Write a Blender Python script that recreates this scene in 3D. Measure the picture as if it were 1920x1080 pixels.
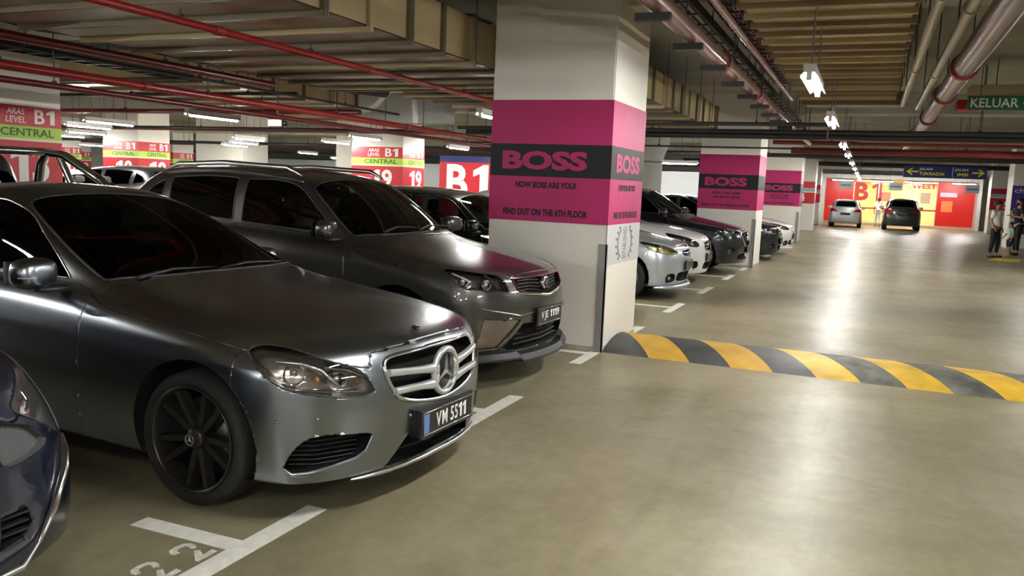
import bpy, bmesh, math, random
import numpy as np
from mathutils import Vector, Matrix
from mathutils.geometry import tessellate_polygon
random.seed(7)
for o in list(bpy.data.objects): bpy.data.objects.remove(o)
SC = bpy.context.scene
COL = SC.collection

# ------------------------------------------------------------------ camera
CAM_H = 1.6
yaw, pitch, roll, FPX = math.radians(22.595), math.radians(7.012), math.radians(2.323), 1580.2
fwd = Vector((-math.sin(yaw)*math.cos(pitch), math.cos(yaw)*math.cos(pitch), -math.sin(pitch)))
rt = Vector((math.cos(yaw), math.sin(yaw), 0)); up = rt.cross(fwd)
rt2 = rt*math.cos(roll) + up*math.sin(roll); up2 = up*math.cos(roll) - rt*math.sin(roll)
cd = bpy.data.cameras.new('camera'); cam = bpy.data.objects.new('camera', cd); COL.objects.link(cam)
M = Matrix((rt2, up2, -fwd)).transposed().to_4x4(); M.translation = (0, 0, CAM_H); cam.matrix_world = M
cd.sensor_width = 36; cd.lens = 36*FPX/1920; cd.clip_end = 300; cd.clip_start = .05
SC.camera = cam

# ------------------------------------------------------------------ world and exposure (a closed basement: the tubes light it)
W = bpy.data.worlds.new('world'); SC.world = W; W.use_nodes = True
W.node_tree.nodes['Background'].inputs[0].default_value = (.9, .95, 1, 1)
W.node_tree.nodes['Background'].inputs[1].default_value = .006
SC.view_settings.view_transform = 'Standard'; SC.view_settings.look = 'None'
SC.view_settings.gamma = 1; SC.view_settings.use_curve_mapping = False
SC.view_settings.exposure = EXPOSURE = 1.45
TUBE_POWER = 160.0            # emission of a fluorescent tube
SC.cycles.max_bounces = 8; SC.cycles.diffuse_bounces = 4; SC.cycles.glossy_bounces = 4
SC.cycles.transparent_max_bounces = 12; SC.cycles.sample_clamp_indirect = 6
SC.cycles.caustics_reflective = False; SC.cycles.caustics_refractive = False

# ------------------------------------------------------------------ materials
MATS = {}
def mat(name, col=(.8, .8, .8), rough=.5, metal=0, spec=.5, coat=0, coat_rough=.05, emit=None, power=0, noise=None, bump=None):
    """noise=(scale, amount[, detail]) varies the colour, bump=(scale, strength) the relief"""
    if name in MATS: return MATS[name]
    m = bpy.data.materials.new(name); m.use_nodes = True; nt = m.node_tree; b = nt.nodes['Principled BSDF']
    b.inputs['Base Color'].default_value = (*col, 1); b.inputs['Roughness'].default_value = rough
    b.inputs['Metallic'].default_value = metal; b.inputs['Specular IOR Level'].default_value = spec
    b.inputs['Coat Weight'].default_value = coat; b.inputs['Coat Roughness'].default_value = coat_rough
    if emit: b.inputs['Emission Color'].default_value = (*emit, 1); b.inputs['Emission Strength'].default_value = power
    if noise or bump:
        tc = nt.nodes.new('ShaderNodeTexCoord')
    if noise:
        n = nt.nodes.new('ShaderNodeTexNoise'); n.inputs['Scale'].default_value = noise[0]; n.inputs['Detail'].default_value = noise[2] if len(noise) > 2 else 5
        nt.links.new(tc.outputs['Object'], n.inputs['Vector'])
        r = nt.nodes.new('ShaderNodeValToRGB'); a = noise[1]
        r.color_ramp.elements[0].position = .3; r.color_ramp.elements[1].position = .7
        r.color_ramp.elements[0].color = (*[c*(1-a) for c in col], 1); r.color_ramp.elements[1].color = (*[min(1, c*(1+a)) for c in col], 1)
        nt.links.new(n.outputs['Fac'], r.inputs['Fac']); nt.links.new(r.outputs['Color'], b.inputs['Base Color'])
    if bump:
        n = nt.nodes.new('ShaderNodeTexNoise'); n.inputs['Scale'].default_value = bump[0]; n.inputs['Detail'].default_value = 4
        nt.links.new(tc.outputs['Object'], n.inputs['Vector'])
        bp = nt.nodes.new('ShaderNodeBump'); bp.inputs['Strength'].default_value = bump[1]; bp.inputs['Distance'].default_value = .02
        nt.links.new(n.outputs['Fac'], bp.inputs['Height']); nt.links.new(bp.outputs['Normal'], b.inputs['Normal'])
    MATS[name] = m; return m
def glass(name, tint, refl=1.0):
    """thin pane: tinted see-through plus a mirror-like surface by Fresnel"""
    if name in MATS: return MATS[name]
    m = bpy.data.materials.new(name); m.use_nodes = True; nt = m.node_tree; nt.nodes.remove(nt.nodes['Principled BSDF'])
    out = nt.nodes['Material Output']; t = nt.nodes.new('ShaderNodeBsdfTransparent'); t.inputs[0].default_value = (*tint, 1)
    g = nt.nodes.new('ShaderNodeBsdfGlossy'); g.inputs['Color'].default_value = (refl, refl, refl, 1); g.inputs['Roughness'].default_value = .015
    f = nt.nodes.new('ShaderNodeFresnel'); f.inputs[0].default_value = 1.5
    mx = nt.nodes.new('ShaderNodeMixShader'); nt.links.new(f.outputs[0], mx.inputs[0]); nt.links.new(t.outputs[0], mx.inputs[1]); nt.links.new(g.outputs[0], mx.inputs[2])
    nt.links.new(mx.outputs[0], out.inputs[0]); MATS[name] = m; return m
def paint(name, col, rough=.35, metal=.6, coat=1.0, coat_rough=.04):
    return mat(name, col, rough, metal, .5, coat, coat_rough)
def floor_mat():
    m = bpy.data.materials.new('polished_concrete'); m.use_nodes = True; nt = m.node_tree; b = nt.nodes['Principled BSDF']; L = nt.links.new
    tc = nt.nodes.new('ShaderNodeTexCoord')
    def noise(scale, detail=6, rough=.6, dist=0, vec=None):
        n = nt.nodes.new('ShaderNodeTexNoise'); n.inputs['Scale'].default_value = scale; n.inputs['Detail'].default_value = detail
        n.inputs['Roughness'].default_value = rough; n.inputs['Distortion'].default_value = dist
        L(vec if vec else tc.outputs['Object'], n.inputs['Vector']); return n.outputs['Fac']
    def ramp(f, stops):
        r = nt.nodes.new('ShaderNodeValToRGB'); e = r.color_ramp.elements
        while len(e) < len(stops): e.new(.5)
        for k, (p, c) in enumerate(stops): e[k].position = p; e[k].color = (*c, 1) if len(c) == 3 else c
        L(f, r.inputs['Fac']); return r.outputs['Color']
    def mix(a, bb, fac, mode='MIX'):
        x = nt.nodes.new('ShaderNodeMix'); x.data_type = 'RGBA'; x.blend_type = mode
        if isinstance(fac, float): x.inputs[0].default_value = fac
        else: L(fac, x.inputs[0])
        L(a, x.inputs[6]); L(bb, x.inputs[7]); return x.outputs[2]
    base = ramp(noise(.55, 8, .62, .4), [(.28, (.15, .127, .072)), (.5, (.26, .23, .145)), (.74, (.36, .325, .235))])
    fine = ramp(noise(9, 8, .7), [(.3, (.78, .78, .78)), (.7, (1.12, 1.12, 1.12))])
    c = mix(base, fine, .8, 'MULTIPLY')
    mp = nt.nodes.new('ShaderNodeMapping'); mp.inputs['Scale'].default_value = (3.2, .35, 1); L(tc.outputs['Object'], mp.inputs['Vector'])
    tyre = ramp(noise(1.4, 5, .6, .6, mp.outputs[0]), [(.52, (1, 1, 1)), (.75, (.74, .73, .72))])
    c = mix(c, tyre, .8, 'MULTIPLY')
    sp = ramp(noise(3.1, 12, .75, 1.2), [(.63, (0, 0, 0)), (.69, (1, 1, 1))])
    dark = nt.nodes.new('ShaderNodeRGB'); dark.outputs[0].default_value = (.085, .075, .055, 1)
    spm = nt.nodes.new('ShaderNodeMath'); spm.operation = 'MULTIPLY'; spm.inputs[1].default_value = .45; L(sp, spm.inputs[0])
    c = mix(c, dark.outputs[0], spm.outputs[0])
    L(c, b.inputs['Base Color'])
    rr = nt.nodes.new('ShaderNodeMapRange'); rr.inputs[3].default_value = .27; rr.inputs[4].default_value = .5; L(noise(1.7, 6, .65), rr.inputs[0]); L(rr.outputs[0], b.inputs['Roughness'])
    b.inputs['Specular IOR Level'].default_value = .5
    bp = nt.nodes.new('ShaderNodeBump'); bp.inputs['Strength'].default_value = .06; bp.inputs['Distance'].default_value = .02; L(noise(14, 6, .6), bp.inputs['Height']); L(bp.outputs[0], b.inputs['Normal'])
    return m

# ------------------------------------------------------------------ helpers
class MB:
    """collects boxes, tubes, lathes and prisms and links them as ONE mesh object"""
    def __init__(s): s.v = []; s.f = []; s.sm = []
    def add(s, verts, faces, smooth=False):
        k = len(s.v); s.v += [tuple(p) for p in verts]; s.f += [tuple(i+k for i in f) for f in faces]; s.sm += [smooth]*len(faces); return s
    def box(s, x0, x1, y0, y1, z0, z1):
        return s.add([(x, y, z) for z in (z0, z1) for y in (y0, y1) for x in (x0, x1)], [(0, 2, 3, 1), (4, 5, 7, 6), (0, 1, 5, 4), (2, 6, 7, 3), (0, 4, 6, 2), (1, 3, 7, 5)])
    def tube(s, pts, r, n=8, caps=True, closed=False):
        pts = [Vector(p) for p in pts]; m = len(pts); rs = r if isinstance(r, (list, tuple)) else [r]*m
        V = []; nrm = None
        for i, p in enumerate(pts):
            a = pts[(i-1) % m] if closed or i > 0 else p; c = pts[(i+1) % m] if closed or i < m-1 else p
            d = (c-a).normalized()
            if nrm is None:
                ref = Vector((0, 0, 1)) if abs(d.z) < .9 else Vector((1, 0, 0)); nrm = d.cross(ref).normalized()
            else: nrm = (nrm - d*nrm.dot(d)).normalized()
            bi = d.cross(nrm)
            for k in range(n):
                a2 = 2*math.pi*k/n; V.append(p + (nrm*math.cos(a2) + bi*math.sin(a2))*rs[i])
        F = []
        for i in range(m if closed else m-1):
            j = (i+1) % m
            for k in range(n): F.append((i*n+k, i*n+(k+1) % n, j*n+(k+1) % n, j*n+k))
        s.add(V, F, True)
        if caps and not closed: s.add(V[:n], [tuple(range(n))[::-1]]); s.add(V[-n:], [tuple(range(n))])
        return s
    def lathe(s, prof, axis='z', c=(0, 0, 0), n=24, smooth=True):
        V = []
        for r, h in prof:
            for k in range(n):
                a = 2*math.pi*k/n; p = (r*math.cos(a), r*math.sin(a), h)
                if axis == 'y': p = (p[0], h, p[1])
                if axis == 'x': p = (h, p[0], p[1])
                V.append((p[0]+c[0], p[1]+c[1], p[2]+c[2]))
        F = [(i*n+k, i*n+(k+1) % n, (i+1)*n+(k+1) % n, (i+1)*n+k) for i in range(len(prof)-1) for k in range(n)]
        return s.add(V, F, smooth)
    def prism(s, poly, fa, fb, smooth=False):
        """polygon (2-D list) between two mappings 2-D -> 3-D"""
        n = len(poly); A = [fa(*p) for p in poly]; B = [fb(*p) for p in poly]
        tri = tessellate_polygon([[Vector((p[0], p[1], 0)) for p in poly]])
        s.add(A+B, [tuple(t) for t in tri] + [tuple(i+n for i in t[::-1]) for t in tri] + [(i, (i+1) % n, (i+1) % n+n, i+n) for i in range(n)], smooth); return s
    def blob(s, c, r, e=2.4, nu=16, nv=10, rot=None):
        """a rounded lump: superellipsoid"""
        def sg(t, p): return math.copysign(abs(t)**p, t)
        V = []; p = 2/e
        for j in range(nv+1):
            b = -math.pi/2 + math.pi*j/nv
            for i in range(nu):
                a = 2*math.pi*i/nu
                q = Vector((r[0]*sg(math.cos(b), p)*sg(math.cos(a), p), r[1]*sg(math.cos(b), p)*sg(math.sin(a), p), r[2]*sg(math.sin(b), p)))
                if rot: q = rot @ q
                V.append(q + Vector(c))
        F = [(j*nu+i, j*nu+(i+1) % nu, (j+1)*nu+(i+1) % nu, (j+1)*nu+i) for j in range(nv) for i in range(nu)]
        return s.add(V, F, True)
    def mesh(s, name):
        me = bpy.data.meshes.new(name); me.from_pydata(s.v, [], s.f); me.polygons.foreach_set('use_smooth', s.sm)
        bm = bmesh.new(); bm.from_mesh(me); bmesh.ops.recalc_face_normals(bm, faces=bm.faces); bm.to_mesh(me); bm.free(); return me
    def build(s, name, m, parent=None): return link(name, s.mesh(name), m, parent)
def link(name, me, m, parent=None):
    o = bpy.data.objects.new(name, me); COL.objects.link(o)
    if m and not me.materials: me.materials.append(m)
    if parent: o.parent = parent
    return o
def tag(o, label, cat, group=None):
    o['label'] = label; o['category'] = cat
    if group: o['group'] = group
    return o
def thing(name, label, cat, loc=(0, 0, 0), rz=0, group=None):
    o = bpy.data.objects.new(name, None); COL.objects.link(o); o.empty_display_size = .1
    o.location = loc; o.rotation_euler = (0, 0, rz); return tag(o, label, cat, group)
def struct(o): o['kind'] = 'structure'; return o
def copy_tree(o, parent=None):
    c = o.copy(); COL.objects.link(c); c.parent = parent
    for ch in o.children: copy_tree(ch, c)
    return c
def dup(o, loc, rz=None, **kw):
    c = copy_tree(o); c.location = loc
    if rz is not None: c.rotation_euler = (0, 0, rz)
    for k, v in kw.items(): c[k] = v
    return c
ONE = [(.16, 0), (.36, 0), (.36, .72), (.24, .72), (0, .60), (0, .47), (.16, .53)]
def glyphs(s, bold, shear, spacing):
    """vertices and faces of a line of lettering; the digit 1 gets its own drawn shape with a flag"""
    def run(body):
        cu = bpy.data.curves.new('t', 'FONT'); cu.body = body; cu.offset = bold; cu.extrude = .5; cu.shear = shear; cu.space_character = spacing; cu.resolution_u = 3
        ob = bpy.data.objects.new('tmp', cu); me = bpy.data.meshes.new_from_object(ob); bpy.data.objects.remove(ob); bpy.data.curves.remove(cu)
        co = np.zeros(len(me.vertices)*3); me.vertices.foreach_get('co', co); F = [tuple(p.vertices) for p in me.polygons]; bpy.data.meshes.remove(me)
        return co.reshape(-1, 3), F
    if '1' not in s: return run(s)
    V = np.zeros((0, 3)); F = []; x = 0; cap = run('H')[0]; lo, hi = cap[:, 1].min(), cap[:, 1].max()
    for ch in s:
        if ch == ' ': x += .3; continue
        if ch == '1':
            q = MB().prism([(u, v/.72) for u, v in ONE], lambda u, v: (u*1.15, lo+v*(hi-lo), -.5), lambda u, v: (u*1.15, lo+v*(hi-lo), .5)); co, f = np.array([tuple(p) for p in q.v]), q.f
        else: co, f = run(ch)
        f = [tuple(i+len(V) for i in g) for g in f]; w = co[:, 0].max()-co[:, 0].min(); co[:, 0] += x-co[:, 0].min(); x += w+.09*spacing; V = np.concatenate([V, co]); F += f
    return V, F
def text(name, s, m, parent, org, right, upv, h=None, w=None, bold=0.0, depth=.002, align='C', shear=0, spacing=1.0):
    """lettering as real, slightly raised geometry; org = centre (or left end) of the line, h = cap height"""
    R_, U_ = Vector(right).normalized(), Vector(upv).normalized(); N_ = R_.cross(U_)
    if h > .45 and len(s) == 2 and w:      # big letters stand as pieces of their own
        for k, ch in enumerate(s): ww = w*(.36 if ch == '1' else .52); text(name, ch, m, parent, tuple(Vector(org)+R_*(w/2-ww/2)*(1 if k else -1)), right, upv, h, ww, bold, depth)
        return
    co, F = glyphs(s, bold, shear, spacing)
    lo, hi = co.min(0), co.max(0); sy = h/(hi[1]-lo[1]); sx = w/(hi[0]-lo[0]) if w else sy
    x = (co[:, 0]-lo[0])*sx - (0 if align == 'L' else (hi[0]-lo[0])*sx/2); y = (co[:, 1]-(lo[1]+hi[1])/2)*sy; z = (co[:, 2]-lo[2])/(hi[2]-lo[2])*depth
    P = np.array(org) + np.outer(x, R_) + np.outer(y, U_) + np.outer(z, N_)
    me = bpy.data.meshes.new(name); me.from_pydata(P.tolist(), [], F); me.update(); return link(name, me, m, parent)
# ------------------------------------------------------------------ the shell
XL, XR, YN, YF, ZC = -46, 14, -12, 57, 3.75
struct(MB().box(XL, XR, YN, YF+6, -.2, 0).build('floor', floor_mat()))
soffit = mat('soffit_concrete', (.36, .35, .31), .85, noise=(1.2, .15), bump=(6, .2))
struct(MB().box(XL, XR, YN, YF+6, ZC, ZC+.2).build('ceiling', soffit))
wallm = mat('painted_wall', (.62, .62, .58), .7, noise=(.7, .08), bump=(5, .1))
struct(MB().box(XL-.2, XL, YN, YF, 0, ZC).build('wall_left', wallm))
struct(MB().box(XR, XR+.2, YN, YF+6, 0, ZC).build('wall_right', wallm))
struct(MB().box(XL, XR, YN-.2, YN, 0, ZC).build('wall_near', wallm))
RED = mat('red_paint', (.52, .018, .03), .4, noise=(1.5, .12))
RED2 = mat('signal_red_panel', (.72, .02, .015), .3)
GREEN = mat('lime_paint', (.42, .68, .06), .45)
WHITE = mat('white_paint', (.82, .82, .80), .5)
CREAM = mat('cream_line', (.85, .8, .55), .5)
BLACK = mat('black_print', (.012, .012, .016), .55, 0, .3)
DARKTXT = mat('dark_green_lettering', (.03, .10, .02), .5)
MAGENTA = mat('magenta_vinyl', (.40, .015, .118), .5, 0, .35, noise=(1.6, .10), bump=(2.6, .5))
BLUE = mat('navy_panel', (.02, .03, .14), .4)
PURPLE = mat('purple_panel', (.05, .03, .25), .4)
YELLOW = mat('yellow_print', (.85, .75, .02), .45)
PILW = mat('pillar_white', (.74, .71, .65), .55, noise=(1.1, .06), bump=(9, .08))
GREYP = mat('grey_rubber', (.16, .16, .165), .6)
# far wall with the lobby opening (x -1.0..3.75, 0..2.75)
GAP0, GAP1, GZ = -2.55, 5.75, 2.78
struct(MB().box(XL, GAP0-.9, YF, YF+.2, 0, ZC).box(GAP1+.2, XR, YF, YF+.2, 0, ZC).box(GAP0-.9, GAP1+.2, YF, YF+.2, GZ, ZC).build('wall_far', wallm))
struct(MB().box(GAP0-.25, GAP0, YF-1.6, YF, 0, GZ).box(GAP1, GAP1+.2, YF-1.6, YF, 0, GZ).box(GAP0-.25, GAP1+.2, YF-1.6, YF+.2, GZ, GZ+.25).build('trim_1', wallm))
beamm = mat('beam_concrete', (.48, .475, .43), .8, noise=(1.5, .12), bump=(6, .15))
for i, y in enumerate((8.0, 19.1, 30.1, 41.1, 52.0)):
    struct(MB().box(XL, XR, y+.15, y+.75, 3.35, ZC).build('trim_%d' % (i+2), beamm))
# a wall panel beyond the stalls that announces the lift lobby
t = thing('lobby_wall_panel', 'red lobby wall with huge white B1 WEST lettering and navy strip on top', 'wall', (-9.6, 22.4, 0))
MB().box(-2.2, 2.9, 0, .25, 0, 2.18).build('panel', RED, t)
MB().box(-2.2, 2.9, -.004, .25, 2.18, 2.36).build('top_strip', BLUE, t)
text('lettering', 'B1', WHITE, t, (-1.28, -.004, 1.62), (1, 0, 0), (0, 0, 1), h=1.0, w=1.35, bold=.03)
text('lettering', 'WEST', WHITE, t, (.62, -.004, 1.86), (1, 0, 0), (0, 0, 1), h=.5, w=1.9, bold=.03)

# ------------------------------------------------------------------ pillars
def corner_guard(t, x, y, z=1.06):
    MB().box(x-.075, x+.008, y-.008, y+.006, .004, z).box(x-.006, x+.008, y-.008, y+.03, .004, z).build('corner_guard', mat('guard_grey', (.27, .265, .265), .55), t)
def pillar(name, label, x0, x1, y0, y1, h=None, group=None):
    t = thing(name, label, 'pillar', ((x0+x1)/2, (y0+y1)/2, 0), 0, group)
    w, d, h = (x1-x0)/2, (y1-y0)/2, h or ZC
    me = MB().box(-w, w, -d, d, 0, h).mesh('shaft'); bm = bmesh.new(); bm.from_mesh(me)
    bmesh.ops.bevel(bm, geom=[e for e in bm.edges if abs(e.verts[0].co.z-e.verts[1].co.z) > .5], offset=.012, segments=2, affect='EDGES'); bm.to_mesh(me); bm.free()
    link('shaft', me, PILW, t); MB().box(-w-.004, w+.004, -d-.004, d+.004, 0, .05).build('skirting', mat('dusty_skirting', (.42, .37, .29), .8, noise=(6, .3)), t)
    return t, w, d
Z0, Z1, B0, B1 = 1.245, 2.43, 1.686, 2.003
def boss_poster(t, w, d, lines, main, side=True):
    faces = [('front', (1, 0, 0), lambda u, e: (u, -d-e), w), ]
    p = MB().box(-w-.003, w+.003, -d-.004, -d+.01, Z0, Z1).build('poster', MAGENTA, t)
    MB().box(-w-.003, w+.003, -d-.006, -d, B0, B1).build('poster_band', BLACK, p)
    text('brand_lettering', 'BOSS', MAGENTA, p, (-.08*w, -d-.006, (B0+B1)/2), (1, 0, 0), (0, 0, 1), h=.185, w=1.42*w, bold=.045)
    for s, z, h, ww in lines: text('lettering', s, BLACK, p, (-.04*w, -d-.004, z), (1, 0, 0), (0, 0, 1), h=h, w=ww*w, bold=.045)
    q = MB().box(w-.01, w+.004, -d-.003, d+.003, Z0, Z1).build('poster', MAGENTA, t)
    MB().box(w, w+.006, -d-.003, d+.003, B0, B1).build('poster_band', BLACK, q)
    if main:
        text('brand_lettering', 'BOSS', MAGENTA, q, (w+.006, 0, (B0+B1)/2), (0, 1, 0), (0, 0, 1), h=.185, w=1.42*d, bold=.045)
        for s, z, h, ww in lines: text('lettering', s, BLACK, q, (w+.004, 0, z), (0, 1, 0), (0, 0, 1), h=h, w=ww*d, bold=.045)
L1 = [('HOW BOSS ARE YOU?', 1.605, .062, 1.02), ('FIND OUT ON THE 6TH FLOOR', 1.335, .07, 1.42)]
L2 = [("DON'T TELL THEM", 1.60, .05, .95), ('WE ARE SO BOSS', 1.51, .05, .92), ('FIND OUT ON THE 6TH FLOOR', 1.335, .06, 1.6)]
t, w, d = pillar('advert_pillar', 'big square white pillar with big magenta posters at end of speed hump', -3.55, -2.295, 7.84, 9.08)
boss_poster(t, w, d, L1, True); corner_guard(t, w, -d)
# sticker with a crest on the side that faces the lane
GREYS = mat('grey_sticker', (.55, .55, .56), .4); GREYL = mat('grey_crest_print', (.2, .2, .21), .5)
s = MB().box(w, w+.003, -d+.0, d, .85, Z0-.004).build('sticker', GREYS, t)
text('lettering', 'ESTABLISHED', GREYL, s, (w+.003, .02, 1.05), (0, 0, 1), (0, -1, 0), h=.12, w=.33, bold=.01)
for sg in (-1, 1):
    m = MB()
    m.tube([(w+.004, .02+sg*(.12+.14*math.sin(a)), 1.05+.14*math.cos(a)) for a in np.linspace(.25, 2.9, 12)], .008, 5)
    for k in range(6):
        a = .4+k*.45; m.blob((w+.004, .02+sg*(.12+.19*math.sin(a)), 1.05+.17*math.cos(a)), (.004, .035, .016), 2, 8, 4)
    m.build('crest_swirl', GREYL, s)
t, w, d = pillar('advert_pillar', 'second pillar with magenta poster, beyond the big one along the lane', -3.5, -2.23, 18.9, 20.15)
boss_poster(t, w, d, L2, False); corner_guard(t, w, -d)
t, w, d = pillar('advert_pillar', 'farthest pillar with magenta poster, in front of the number 4 pillars', -3.42, -2.15, 29.9, 31.1)
boss_poster(t, w, d, L2, False); corner_guard(t, w, -d)
def level_pillar(label, x0, x1, y0, y1, num, strip=GREEN, word='CENTRAL', zt=2.43, blue=False, small=False, group=None):
    t, w, d = pillar('level_pillar', label, x0, x1, y0, y1, None, group)
    zg1, zg0 = zt-.285, zt-.46
    for k, (R_, n, uw, oth) in enumerate((((1, 0, 0), (0, -1, 0), w, d), ((0, 1, 0), (1, 0, 0), d, w))):
        def P(u, z, e): return (u, -oth-e, z) if k == 0 else (oth+e, u, z)
        def panel(nm, m, z0, z1, e, par):
            a, b = P(-uw-.003, z0, 0), P(uw+.003, z1, e)
            return MB().box(min(a[0], b[0]), max(a[0], b[0]), min(a[1], b[1]), max(a[1], b[1]), z0, z1).build(nm, m, par)
        p = panel('sign_panel', RED, 1.27 if small else .95, zt, .004, t)
        panel('sign_strip', strip, zg0, zg1, .006, p); panel('sign_line', CREAM, zg0-.035, zg0, .006, p)
        if small: text('lettering', num, WHITE, p, P(.1*uw, 1.55, .006), R_, (0, 0, 1), h=.36, bold=.02); continue
        text('lettering', 'ARAS', WHITE, p, P(-.12*uw, zt-.085, .005), R_, (0, 0, 1), h=.085, w=.42*uw, shear=.15, bold=.008)
        text('lettering', 'LEVEL', WHITE, p, P(-.12*uw, zt-.20, .005), R_, (0, 0, 1), h=.085, w=.48*uw, shear=.15, bold=.008)
        text('lettering', 'B1', WHITE, p, P(.58*uw, zt-.14, .005), R_, (0, 0, 1), h=.205, w=.5*uw, bold=.015)
        text('lettering', word, DARKTXT, p, P(.16*uw, (zg0+zg1)/2, .007), R_, (0, 0, 1), h=.11, w=1.28*uw, bold=.012)
        text('lettering', num, WHITE, p, P(.2*uw, 1.60, .006), R_, (0, 0, 1), h=.5, bold=.03)
    return t
level_pillar('red and lime level B1 CENTRAL pillar numbered 13, behind the chrome roll bar', -12.5, -11.2, 7.84, 9.15, '13')
level_pillar('red and lime level B1 CENTRAL pillar numbered 18, seen on its corner', -21.9, -20.45, 19.35, 20.6, '18')
level_pillar('red and lime level B1 CENTRAL pillar numbered 19, beside the big lobby lettering', -12.75, -11.2, 19.2, 20.35, '19')
STEEL = mat('pale_blue_strip', (.35, .42, .5), .5)
level_pillar('white pillar with small red 4 panels just past the farthest magenta poster', -3.5, -2.32, 41.0, 42.2, '4', STEEL, zt=2.27, small=True)
level_pillar('white pillar with a red 4 panel beside the red lobby front', -4.0, -2.6, 51.0, 52.2, '4', STEEL, zt=2.27, small=True)
level_pillar('white pillar with dark red bands right of the red lobby front', 5.85, 7.2, 50.8, 52, '5', STEEL, zt=2.4, small=True)
def letter_pillar(label, x0, x1, y0, y1, ch, rows):
    t, w, d = pillar('zone_pillar', label, x0, x1, y0, y1)
    text('lettering', ch, RED, t, (0, -d-.003, rows), (1, 0, 0), (0, 0, 1), h=1.1, bold=.05)
    text('lettering', ch, RED, t, (w+.003, 0, rows), (0, 1, 0), (0, 0, 1), h=1.1, bold=.05)
letter_pillar('white pillar with large red letter A, just past the pillar numbered 18', -22.6, -20.5, 24.0, 25.4, 'A', 1.35)
letter_pillar('white pillar with large red letter A, left of the pillar numbered 19', -15.6, -14.0, 22.6, 23.8, 'A', 1.35)
for k, (x, y, n, lab) in enumerate(((-30.5, 30.2, '24', 'small far red and lime level pillar beyond the white letter A pillar'), (-33.5, 26.5, '17', 'far red and lime level pillar seen between pillars 13 and 18'), (-41, 33.5, '23', 'tiny farthest red and lime level pillar at the left wall'))):
    level_pillar(lab, x-.7, x+.7, y, y+1.3, n)
# charging-bay pillar on the right
t, w, d = pillar('charging_pillar', 'white pillar with purple charging banner behind the people', 4.7, 6.0, 35, 36.3)
p = MB().box(-w-.003, w+.003, -d-.005, -d, 1.38, 2.28).build('banner', PURPLE, t)
text('lettering', 'charge', WHITE, p, (-.1, -d-.005, 2.08), (1, 0, 0), (0, 0, 1), h=.2, w=.95)
MB().box(-w-.003, w+.003, -d-.005, -d, 1.24, 1.38).build('banner_strip', GREEN, p)
MB().box(-.3, .45, -d-.005, -d, .55, 1.05).build('notice', BLUE, t)
# grey round column behind the second advert pillar
t = thing('round_column', 'plain grey round concrete column with flared head left of second magenta poster', 'pillar', (-5.5, 21.9, 0))
MB().lathe([(.46, 0), (.46, 2.35), (.5, 2.5), (.62, 2.8), (.62, ZC)], n=28).build('shaft', mat('grey_column', (.42, .42, .38), .7, noise=(2, .1)), t)
for z in (1.3, 2.32): MB().lathe([(.465, z-.02), (.475, z), (.465, z+.02)], n=28).build('joint_ring', GREYP, t)

# ------------------------------------------------------------------ lobby at the far end
LOBBY = mat('lobby_plaster', (.85, .68, .36), .7)
struct(MB().box(GAP0-.9, GAP1+.2, YF+3.4, YF+3.5, 0, GZ).box(GAP0-.9, GAP1+.2, YF+.2, YF+3.5, GZ, GZ+.1).box(GAP0-.9, GAP0-.8, YF+.2, YF+3.5, 0, GZ).box(GAP1+.1, GAP1+.2, YF+.2, YF+3.5, 0, GZ).build('wall_lobby', LOBBY))
struct(MB().box(GAP0-.2, GAP1+.2, YF-1.5, YF+3.4, 0, .14).build('trim_step', mat('step_tiles', (.5, .36, .24), .4)))
for x0, x1, lab in ((GAP0, -.95, 'red cladding panel at the lobby front beside the small hatchback'), (3.75, GAP1, 'red cladding panel at the lobby front with small orange notice')):
    t = thing('cladding_panel', lab, 'wall panel', ((x0+x1)/2, YF-.14, .14)); h = (x1-x0)/2
    MB().box(-h, 0, -.06, .08, 0, GZ-.14).build('panel', RED2, t); MB().box(0, h, .02, .1, 0, GZ-.14).build('panel', RED2, t)
    if x0 > 0:
        MB().box(-.75, -.15, -.075, -.06, .85, 1.5).build('notice', mat('orange_notice', (.9, .25, .05), .5), t)
        MB().box(-.85, .05, -.075, -.06, 1.75, 2.0).build('notice', mat('pale_notice', (.75, .7, .85), .5), t)
g = glass('shop_glass', (.95, .93, .88))
t = thing('shopfront', 'glazed lobby front with red B1 and WEST lettering, warmly lit from inside', 'shopfront', (1.4, YF+.05, .14))
FR = mat('red_frame', (.6, .02, .02), .35)
xs = [-2.35, -.9, .55, 1.2, 2.35]
for a, b in zip(xs[:-1], xs[1:]): MB().box(a+.02, b-.02, -.004, .004, 0, GZ-.14).build('pane', g, t)
for x in xs: MB().box(x-.025, x+.025, -.03, .03, 0, GZ-.14).build('mullion', mat('alu_frame', (.6, .55, .45), .35, .6), t)
MB().box(xs[0], xs[-1], -.035, .03, .84, .93).build('push_rail', FR, t)
text('lettering', 'B1', FR, t, (-1.5, -.01, 1.9), (1, 0, 0), (0, 0, 1), h=1.12, w=1.55, bold=.04)
text('lettering', 'WEST', FR, t, (1.6, -.01, 2.33), (1, 0, 0), (0, 0, 1), h=.3, w=1.35, bold=.03)
MB().box(-.75, -.2, -.012, -.004, 1.35, 1.9).build('notice', mat('salmon_notice', (.8, .3, .2), .5), t)
MB().box(1.45, 2.0, -.012, -.004, 1.3, 1.95).build('notice', mat('tan_notice', (.6, .45, .3), .5), t)
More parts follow.
